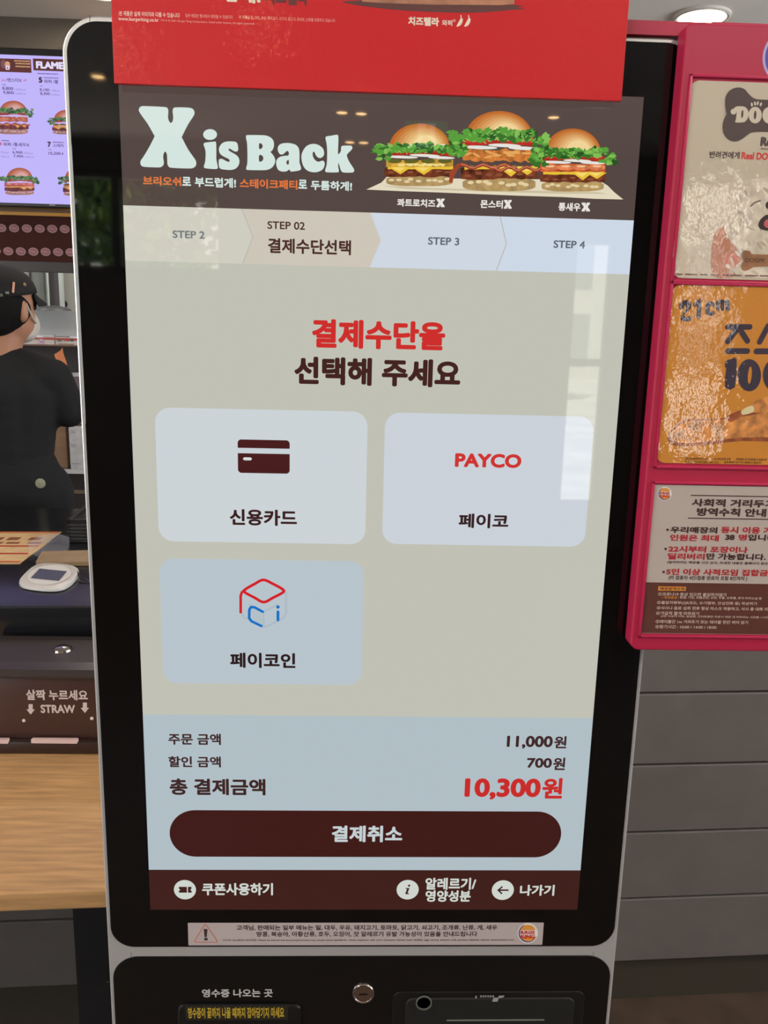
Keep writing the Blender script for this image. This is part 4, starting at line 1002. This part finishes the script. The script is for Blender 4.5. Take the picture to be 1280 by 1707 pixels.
# goods on the lower board
def boxy(name, label, cat, x0, x1, yt, yb, Y, d, colr, **kw):
    p_, q_ = P(x0, yt, Y), P(x1, yb, Y); b = MB(); b.bbox((p_.x, Y, zsh - .006 if kw.get('sit', 1) else q_.z), (q_.x, Y + d, p_.z), mat(name + '_' + '_'.join(map(str, colr)), colr, rough=.65, noise_amt=.06), .003)
    return tag(b.build(name), label, cat)
boxy('cardboard_carton', 'tall tan cardboard carton on the steel board beside the worker', 'box', 88, 113.5, 690, 782, YK + .06, .16, (150, 116, 88))
o = boxy('paper_pack', 'white wrapped paper pack next to the tan carton', 'pack', 113.5, 150, 708, 782, YK + .03, .12, (196, 192, 190))
a = Art(YK + .03, 0, 600, 6.5625, lay=1, step=.0008)
for y, x0, x1 in ((770, 775, 835), (790, 770, 830), (925, 775, 840), (945, 778, 838), (1130, 785, 870)): a.rect(x0, y, x1, y + 9, paint(150, 146, 146, .2, 200))
a.build('pack_print', o, flat=True)
boxy('orange_carton', 'small mustard orange carton low beside the tan carton', 'box', 74, 92, 745, 768, YK + .26, .08, (196, 120, 40))
boxy('napkin_bundle', 'small pale bundle on top of the mustard carton', 'bundle', 82, 93, 731, 741, YK + .2, .06, (214, 190, 160), sit=0)
# upper steel tray holding an orange bag
bx0 = kp(98, 612); bx1 = kp(160, 612)
b = MB(); b.bbox((bx0.x, YK + .02, kp(110, 668).z), (bx1.x, YK + .26, kp(110, 622).z), mat('bin_plum', (108, 92, 94), rough=.4), .004); b.bbox((bx0.x + .02, YK + .25, kp(110, 622).z), (bx1.x, YK + .27, kp(110, 580).z), m_steel, .003)
b.bbox((bx0.x + .01, YK + .015, kp(110, 628).z), (bx1.x, YK + .03, kp(110, 621).z), mat('bin_rim', (206, 204, 206), rough=.3), .002)
tag(b.build('steel_bin'), 'plum and steel bin under the sticker strip, behind the worker', 'bin')
b = MB()
og = mat('orange_bag', (226, 136, 84), rough=.6, noise_amt=.06)
bt = [(104, 579), (101, 584), (90, 591), (96, 606), (109, 624), (114, 621), (111, 604), (106, 590)]
fr = [P(x, y, YK - .02) for x, y in bt]; bk = [P(x, y, YK + .005) for x, y in bt]
n = len(bt); b.add(fr + bk, [tuple(range(n)), tuple(range(n, 2 * n))] + [(i, (i + 1) % n, n + (i + 1) % n, n + i) for i in range(n)], og)
tag(b.build('paper_bag'), 'bright orange paper bag standing at the worker\'s shoulder', 'bag')
# equipment in the depth
b = MB(); c0 = P(90, 480, 3.42)
b.lathe([(.022, 0), (.022, 2.6)], (c0.x, 3.42, 0), (0, 0, 1), mat('pipe_dark', (58, 56, 56), rough=.8), n=20); tag(b.build('pipe'), 'dark vertical pipe in the kitchen behind the worker', 'pipe')
b = MB(); p_, q_ = P(-200, 440, 3.45), P(78, 520, 3.45); b.bbox((p_.x, 3.45, 0), (q_.x, 3.72, 2.3), mat('cool_steel', (170, 178, 174), rough=.5, metal=.0, noise_amt=.04, noise_scale=5), .01)
fridge = b.build('steel_cabinet', smooth=True); tag(fridge, 'tall pale steel kitchen cabinet behind the worker\'s cap', 'cabinet')
b = MB(); x_ = P(52, 480, 3.45).x; b.box((x_ - .004, 3.446, .1), (x_ + .004, 3.45, 2.3), m_joint); b.build('door_gap', fridge)
b = MB(); p_ = P(90, 512, 3.27); b.lathe([(.075, 0), (.08, .012), (.07, .024), (.03, .036), (.0001, .038)], (p_.x, 3.27, P(82, 519, 3.27).z - .012), (0, 0, 1), mat('black_cloth', (36, 38, 44), rough=.6))
b.box((p_.x - .1, 3.19, P(82, 519, 3.27).z - .05), (p_.x + .1, 3.35, P(82, 519, 3.27).z - .012), m_steel); b.box((p_.x - .02, 3.25, 0), (p_.x + .02, 3.29, P(82, 519, 3.27).z - .05), m_steel)
tag(b.build('covered_machine'), 'low black covered machine above the white pass top', 'machine')
b = MB(); p_ = P(105, 507, 3.74); b.lathe([(.02, 0), (.018, -.012), (.0001, -.014)], (p_.x, 3.75, p_.z), (0, 1, 0), m_dark, n=16); tag(b.build('wall_knob'), 'small dark round knob on the pale kitchen wall', 'knob')

# ------------------------------------------------------------------ the worker
def capsule_mesh(segs, voxel, name, mats, parent, smooth_it=6, ball=None):
    bm = bmesh.new()
    for a_, b_, ra, rb in segs:
        a_, b_ = Vector(a_), Vector(b_); d = b_ - a_
        n = max(3, int(d.length / (min(ra, rb) * .35)) + 1)
        for i in range(n + 1):
            t = i / n
            mt_ = Matrix.Translation(a_.lerp(b_, t))
            bmesh.ops.create_icosphere(bm, subdivisions=2, radius=ra + (rb - ra) * t, matrix=mt_)
    for c_, r3 in (ball or []):
        bmesh.ops.create_icosphere(bm, subdivisions=3, radius=1, matrix=Matrix.Translation(c_) @ Matrix.Diagonal((*r3, 1)))
    me = bpy.data.meshes.new(name); bm.to_mesh(me); bm.free()
    tmp = bpy.data.objects.new('tmp', me); COL.objects.link(tmp)
    r = tmp.modifiers.new('r', 'REMESH'); r.mode = 'VOXEL'; r.voxel_size = voxel
    s_ = tmp.modifiers.new('s', 'SMOOTH'); s_.iterations = smooth_it; s_.factor = .5
    bpy.context.view_layer.update()
    out = bpy.data.meshes.new_from_object(tmp.evaluated_get(bpy.context.evaluated_depsgraph_get()))
    bpy.data.objects.remove(tmp); bpy.data.meshes.remove(me)
    out.name = name
    for m in mats: out.materials.append(m)
    out.polygons.foreach_set('use_smooth', [True] * len(out.polygons))
    return out
YW = 1.98
base = P(4, 700, YW); zneck = P(4, 566, YW).z
worker = thing('person', 'person in black cap, black T-shirt and pale face mask, back turned behind the counter', 'person', (base.x, YW, 0))
m_skin = mat('skin', (178, 126, 98), rough=.55); m_tee = mat('black_tee', (17, 16, 16), rough=.9, noise_amt=.1, noise_scale=20); m_trs = mat('dark_trousers', (15, 16, 18), rough=.9); m_hair = mat('hair_black', (18, 15, 14), rough=.85, spec=.2)
m_capm = mat('cap_black', (22, 19, 18), rough=.85); m_mask = mat('mask_cloth', (196, 186, 174), rough=.85)
def at(px, py, Y=YW): return P(px, py, Y) - Vector(worker.location)
hc = at(8, 512)                     # head centre
hd = math.radians(64)                # looks to the right and away
HF = Vector((math.cos(hd), math.sin(hd), 0)); HS = Vector((HF.y, -HF.x, 0))    # forward, own right side
sh = zneck - .045
xw = 0.0
sR = Vector((at(84, 630).x, .02, at(84, 630).z)); eR = Vector((at(108, 692).x, .05, at(108, 692).z)); wR = eR + Vector((.17, .16, -.03))
sL = Vector((-.19, .02, sR.z)); eL = Vector((-.25, .08, eR.z)); wL = eL + Vector((.12, .2, -.02))
hip = at(4, 800).z
segs = [((0, 0, hip), (0, 0, sR.z - .06), .11, .115), ((-.05, 0, hip + .05), (-.06, .0, sR.z - .08), .085, .085), ((.05, 0, hip + .05), (.06, 0, sR.z - .08), .085, .085), ((-.12, 0, sR.z + .0), (.12, 0, sR.z + .0), .05, .05),
        ((0, .0, zneck - .08), (hc.x * .9, hc.y + .0, hc.z - .08), .062, .055),
        (sR, eR, .052, .042), (eR, wR, .041, .027), (sL, eL, .052, .042), (eL, wL, .041, .027),
        ((-.09, 0, hip), (-.10, .03, .5), .085, .058), ((-.10, .03, .5), (-.10, -.01, .1), .056, .036), ((-.10, -.02, .05), (-.10, .13, .035), .036, .03),
        ((.09, 0, hip), (.10, .03, .5), .085, .058), ((.10, .03, .5), (.10, -.01, .1), .056, .036), ((.10, -.02, .05), (.10, .13, .035), .036, .03)]
def hand(w, d, side):
    d = d.normalized(); up = Vector((0, 0, 1)); lat = d.cross(up).normalized() * side
    s_ = [(w, w + d * .07, .026, .03), (w + lat * .015, w + d * .075 + lat * .022, .02, .02), (w - lat * .015, w + d * .075 - lat * .022, .02, .02)]
    for i, ln in enumerate((.062, .072, .068, .05)):
        r0 = w + d * .08 + lat * (.03 - .02 * i); k1 = r0 + d * ln * .55 - up * .008; s_.append((r0, k1, .0092, .0085)); s_.append((k1, k1 + d * ln * .35 - up * .028, .0085, .007))
    t0 = w + d * .03 + lat * .03; t1 = t0 + d * .03 + lat * .022 - up * .01; s_ += [(t0, t1, .011, .010), (t1, t1 + d * .03 - up * .012, .010, .008)]
    return s_
segs += hand(wR, wR - eR, -1) + hand(wL, wL - eL, 1)
jaw = hc + HF * .045 - Vector((0, 0, .065))
balls = [(hc + Vector((0, 0, .02)), (.083, .09, .098)), (hc + HF * .02 - Vector((0, 0, .03)), (.07, .075, .085)), (jaw, (.05, .05, .045)), (hc + HF * .098 - Vector((0, 0, .02)), (.012, .012, .02)),
         (hc + HS * .081 - HF * .008 - Vector((0, 0, .012)), (.018, .018, .034)), (hc - HS * .081 - HF * .008 - Vector((0, 0, .012)), (.018, .018, .034)), (hc + HF * .088 - Vector((0, 0, .062)), (.016, .016, .010))]
body = bpy.data.objects.new('body', capsule_mesh(segs, .0075, 'body', [m_skin], worker, 4, balls)); COL.objects.link(body); body.parent = worker
for s_ in (1, -1):
    b = MB(); e_ = hc + Vector(worker.location) + HF * .083 + HS * .032 * s_ + Vector((0, 0, .005)); b.lathe([(.0001, .008), (.008, .005), (.011, 0), (.008, -.005), (.0001, -.008)], e_, HF, mat('eye_dark', (40, 30, 26), rough=.2), n=14); b.build('eye', worker, smooth=True)
tee = [((0, 0, hip + .07), (0, 0, sR.z - .06), .132, .138), ((-.045, 0, hip + .07), (-.08, .0, sR.z - .05), .105, .10), ((.045, 0, hip + .07), (.08, 0, sR.z - .05), .105, .10), ((-.15, 0, sR.z + .005), (-.04, 0, zneck - .075), .058, .06), ((.15, 0, sR.z + .005), (.04, 0, zneck - .075), .058, .06), ((-.04, 0, zneck - .075), (.04, 0, zneck - .075), .062, .062),
       (sR, sR.lerp(eR, .9), .062, .058), (sL, sL.lerp(eL, .9), .062, .058)]
o = bpy.data.objects.new('t_shirt', capsule_mesh(tee, .009, 't_shirt', [m_tee], worker, 5)); COL.objects.link(o); o.parent = worker
trs = [((0, 0, hip - .02), (0, 0, hip + .1), .145, .125), ((-.06, 0, hip - .02), (-.05, 0, hip + .09), .125, .095), ((.06, 0, hip - .02), (.05, 0, hip + .09), .125, .095), ((-.09, 0, hip - .04), (-.10, .03, .5), .118, .082), ((-.10, .03, .5), (-.10, -.01, .1), .08, .062), ((.09, 0, hip - .04), (.10, .03, .5), .118, .082), ((.10, .03, .5), (.10, -.01, .1), .08, .062)]
o = bpy.data.objects.new('trousers', capsule_mesh(trs, .011, 'trousers', [m_trs], worker, 5)); COL.objects.link(o); o.parent = worker
c_ = at(67, 806, YW - .13) + Vector(worker.location)
b = MB(); b.lathe([(.0155, 0), (.014, .004), (.0001, .006)], (c_.x, YW - .128, c_.z), (0, -1, 0), mat('badge_pale', (150, 146, 120), rough=.6), n=20); b.build('badge', worker, smooth=True)
for s_ in (-1, 1):
    sh_ = capsule_mesh([((s_ * .10, -.04, .045), (s_ * .10, .15, .04), .046, .04)], .01, 'shoe', [m_dark], worker); o = bpy.data.objects.new('shoe', sh_); COL.objects.link(o); o.parent = worker
# hair, cap, mask
hr = [(hc - HF * .022 + Vector((0, 0, .0)), (.092, .092, .085)), (hc - HF * .042 - Vector((0, 0, .045)), (.070, .070, .045))]
o = bpy.data.objects.new('hair', capsule_mesh([], .007, 'hair', [m_hair], worker, 3, hr)); COL.objects.link(o); o.parent = worker
bm = bmesh.new(); bmesh.ops.create_uvsphere(bm, u_segments=36, v_segments=20, radius=1)
bmesh.ops.delete(bm, geom=[v for v in bm.verts if v.co.z < -.06], context='VERTS')
b = MB(); wl_ = Vector(worker.location)
tilt = Matrix.Rotation(math.radians(8), 3, HS)
capc = hc + wl_ + Vector((0, 0, .036)) - HF * .004
b.frombm(bm, m_capm, fn=lambda x, y, z: capc + tilt @ (HF * (x * .101) + HS * (y * .094) + Vector((0, 0, z * .088))))
capo = b.build('cap', worker, smooth=True); sd = capo.modifiers.new('thick', 'SOLIDIFY'); sd.thickness = .004
b = MB(); vs, fs = [], []
N = 16
for lay_ in (0, 1):
    for j in range(5):
        for i in range(N + 1):
            t = math.radians(-62 + 124 * i / N); r_ = .093 + .0155 * j * math.cos(t) ** .8
            vs.append(capc + HF * (r_ * math.cos(t)) + HS * (.090 * math.sin(t)) + Vector((0, 0, .012 - .0075 * j - .012 * abs(math.sin(t)) ** 2 * 1.0 - lay_ * .005)))
for lay_ in (0, 1):
    o0 = lay_ * 5 * (N + 1)
    for j in range(4):
        for i in range(N): fs.append((o0 + j * (N + 1) + i, o0 + j * (N + 1) + i + 1, o0 + (j + 1) * (N + 1) + i + 1, o0 + (j + 1) * (N + 1) + i))
for i in range(N): fs.append((4 * (N + 1) + i, 4 * (N + 1) + i + 1, 9 * (N + 1) + i + 1, 9 * (N + 1) + i))
b.add(vs, fs, m_capm); b.build('brim', capo, smooth=True)
for (px, py, w_, h_, rot, colr) in ((22.5, 479, .006, .032, 12, (206, 150, 122)), (41, 474, .009, .009, 40, (150, 120, 84)), (12, 488, .01, .007, 0, (120, 120, 110)), (2, 492, .008, .008, 0, (110, 116, 96))):
    d = ray(px, py).normalized(); best = None
    # seat the mark on the cap's dome
    for k in range(400):
        q_ = CAM + d * (2.3 + k * .002) - capc; q_ = tilt.inverted() @ q_
        if (q_.dot(HF) / .103) ** 2 + (q_.dot(HS) / .096) ** 2 + (q_.z / .09) ** 2 <= 1: best = CAM + d * (2.3 + k * .002 - .002); break
    if best:
        n_ = (best - capc).normalized(); t_ = n_.cross(Vector((0, 0, 1))).normalized(); u_ = t_.cross(n_); ra = math.radians(rot)
        t2 = t_ * math.cos(ra) + u_ * math.sin(ra); u2 = n_.cross(t2) * -1
        b = MB(); m_ = mat(f'pin_{colr[0]}_{colr[1]}', colr, rough=.4, metal=.2)
        b.add([best + t2 * (sx_ * w_) + u2 * (sy_ * h_ * .5) + n_ * k_ for k_ in (-.003, .001) for sx_, sy_ in ((-.5, -1), (.5, -1), (.5, 1), (-.5, 1))], [(0, 1, 2, 3), (4, 5, 6, 7), (0, 1, 5, 4), (1, 2, 6, 5), (2, 3, 7, 6), (3, 0, 4, 7)], m_); b.build('cap_pin', capo)
mk = capsule_mesh([], .005, 'face_mask', [m_mask], worker, 3, [(hc + HF * .068 - Vector((0, 0, .052)), (.049, .049, .052)), (hc + HF * .05 - Vector((0, 0, .075)), (.052, .052, .034)), (hc + HF * .092 - Vector((0, 0, .045)), (.02, .02, .03))])
o = bpy.data.objects.new('face_mask', mk); COL.objects.link(o); o.parent = worker
for s_ in (1, -1):
    b = MB(); e_ = hc + wl_; b.tube([e_ + HF * .06 + HS * .062 * s_ - Vector((0, 0, .045)), e_ + HF * .03 + HS * .080 * s_ - Vector((0, 0, .03)), e_ + HS * .088 * s_ + Vector((0, 0, .012))], .0028, m_mask); b.build('ear_loop', o, smooth=True)

# ------------------------------------------------------------------ ceiling lamps, exit sign
m_lampd = mat('lamp_glow', (255, 240, 214), emit=(255, 232, 196), es=22.0)
m_lampr = mat('lamp_ring', (206, 198, 190), rough=.4)
m_lamps = mat('spot_glow', (255, 226, 180), emit=(255, 206, 140), es=34.0)
def lamp(x, y, r, label, group, glow=None, watts=None):
    h = ROOM['h']
    t = thing('ceiling_downlight', label, 'ceiling light', (x, y, h - .012), group)
    b = MB(); b.lathe([(r * 1.18, .012), (r * 1.18, .004), (r * 1.1, 0), (r * 1.0, .002), (r, .012)], (x, y, h - .012), (0, 0, 1), m_lampr, n=28); b.build('trim_ring', t, smooth=True)
    b = MB(); b.lathe([(r * .98, .006), (r * .9, .004), (.0001, .003)], (x, y, h - .012), (0, 0, 1), glow or m_lampd, n=28); b.build('diffuser', t, smooth=True)
    if glow: return
    L = bpy.data.lights.new('downlight_beam', 'AREA'); L.shape = 'DISK'; L.size = r * 1.8; L.energy = watts or LAMP_W; L.color = LAMP_COL
    lo = bpy.data.objects.new('downlight_beam', L); COL.objects.link(lo); lo.parent = t; lo.location = (0, 0, -.004)
c = PZ(1170, 26, 2.6); lamp(c.x, c.y, .085, 'bright round downlight in the ceiling right above the crimson board', 'ceiling downlights')
c = PZ(168, -20, 2.6); lamp(c.x, c.y, .085, 'round downlight in the ceiling cut off at the top left of the kiosk', 'ceiling downlights', watts=7)
refl = [(-1.25, -3.63), (-.116, -4.14), (-.0135, -4.15), (-.08, -4.85), (.005, -4.85), (1.01, -4.09), (-1.02, -3.2), (-.41, -2.9), (2.2, -3.4)]
for x, y in refl: lamp(x, y, .03, 'small round spot in the ceiling of the seating area seen as a glint', 'seating area downlights', m_lamps)
for x, y in ((-.9, -1.4), (.9, -1.4), (1.7, -.5), (-1.7, -.6)): lamp(x, y, .085, 'added unseen downlight in the ceiling brightening the kiosk from in front', 'added front lights')  # extra unseen lamps, kept out of the glass reflections, light the kiosk front
lamp(-2.4, 1.3, .085, 'added unseen downlight in the ceiling above the counter', 'added counter lights', watts=10); lamp(-2.2, 3.2, .085, 'added unseen downlight brightening the kitchen', 'added kitchen lights', watts=20); lamp(-1.0, 3.2, .085, 'added unseen downlight brightening the kitchen by the pipe', 'added kitchen lights', watts=20)  # extra unseen lamps added to brighten counter and kitchen
t = thing('exit_sign', 'green exit sign with running figure hanging from the ceiling', 'sign', (.33, -3.9, 2.37))
b = MB(); b.bbox((.21, -3.92, 2.37), (.43, -3.89, 2.51), mat('exit_case', (210, 210, 206), rough=.5), .004); b.build('case', t)
b = MB(); b.box((.215, -3.8885, 2.375), (.425, -3.8895, 2.505), mat('exit_green', (20, 60, 30), emit=(60, 170, 96), es=1.6)); b.build('panel', t)
b = MB(); mw = mat('exit_white', (220, 220, 220), emit=(235, 245, 238), es=1.6)
b.box((.275, -3.8875, 2.385), (.365, -3.8884, 2.495), mw)
b.build('bright_field', t)
b = MB(); mg = MATS['exit_green']
for q0, q1, w_ in (((.32, 2.455), (.315, 2.425), .014), ((.315, 2.425), (.295, 2.395), .008), ((.315, 2.425), (.34, 2.41), .008), ((.34, 2.41), (.345, 2.392), .008), ((.32, 2.455), (.345, 2.44), .006), ((.32, 2.455), (.297, 2.445), .006)): b.tube([(q0[0], -3.886, q0[1]), (q1[0], -3.886, q1[1])], w_, mg)
b.lathe([(.0001, -.002), (.011, 0), (.0001, .002)], (.326, -3.886, 2.477), (0, 1, 0), mg, n=12); b.build('running_figure', t)
b = MB(); b.tube([(.32, -3.905, 2.51), (.32, -3.905, 2.6)], .006, m_steel); b.build('hanger', t)

# ------------------------------------------------------------------ trees on the street, mirrored in the glass
leafs = [mat('leaf_dark', (44, 78, 34), rough=.6), mat('leaf_mid', (78, 112, 48), rough=.6), mat('leaf_light', (128, 150, 66), rough=.6)]
def tree(x, y, h, r, seed, label):
    rnd = random.Random(seed)
    t = thing('street_tree', label, 'tree', (x, y, -.08), 'street trees')
    b = MB(); b.tube([(x, y, -.08), (x + .06, y, h * .35), (x - .05, y + .05, h * .6), (x, y, h * .85)], [.13, .1, .07, .03], mat('bark', (86, 70, 56), rough=.9)); b.build('trunk', t, smooth=True)
    b = MB()
    for i in range(1500):
        d = Vector((rnd.gauss(0, 1), rnd.gauss(0, 1), rnd.gauss(0, 1))).normalized() * rnd.random() ** .4
        c_ = Vector((x + d.x * r, y + d.y * r, h * .68 + d.z * h * .33)); s_ = rnd.uniform(.1, .2)
        e1 = Vector((rnd.gauss(0, 1), rnd.gauss(0, 1), rnd.gauss(0, 1))).normalized(); e2 = e1.orthogonal().normalized()
        b.add([c_ - e1 * s_, c_ + e2 * s_ * .5, c_ + e1 * s_, c_ - e2 * s_ * .5], [(0, 1, 2, 3)], leafs[rnd.randrange(3)])
    b.build('crown', t, flat=True)
for args in ((-3.0, -11, 4.6, 1.3, 1, 'street tree nearest outside the left shop window'), (-.9, -15, 5.4, 1.5, 2, 'street tree opposite the right end of the left shop window'), (-5.9, -14, 5.4, 1.7, 3, 'street tree beyond the left end of the shop window'), (8.2, -14, 5.0, 1.7, 4, 'street tree outside the right shop window'), (3.4, -20, 5.5, 1.8, 5, 'farther street tree outside the right shop window')): tree(*args)

bpy.data.objects.remove(_txto); bpy.data.curves.remove(_txt); bpy.data.scenes.remove(_tsc)
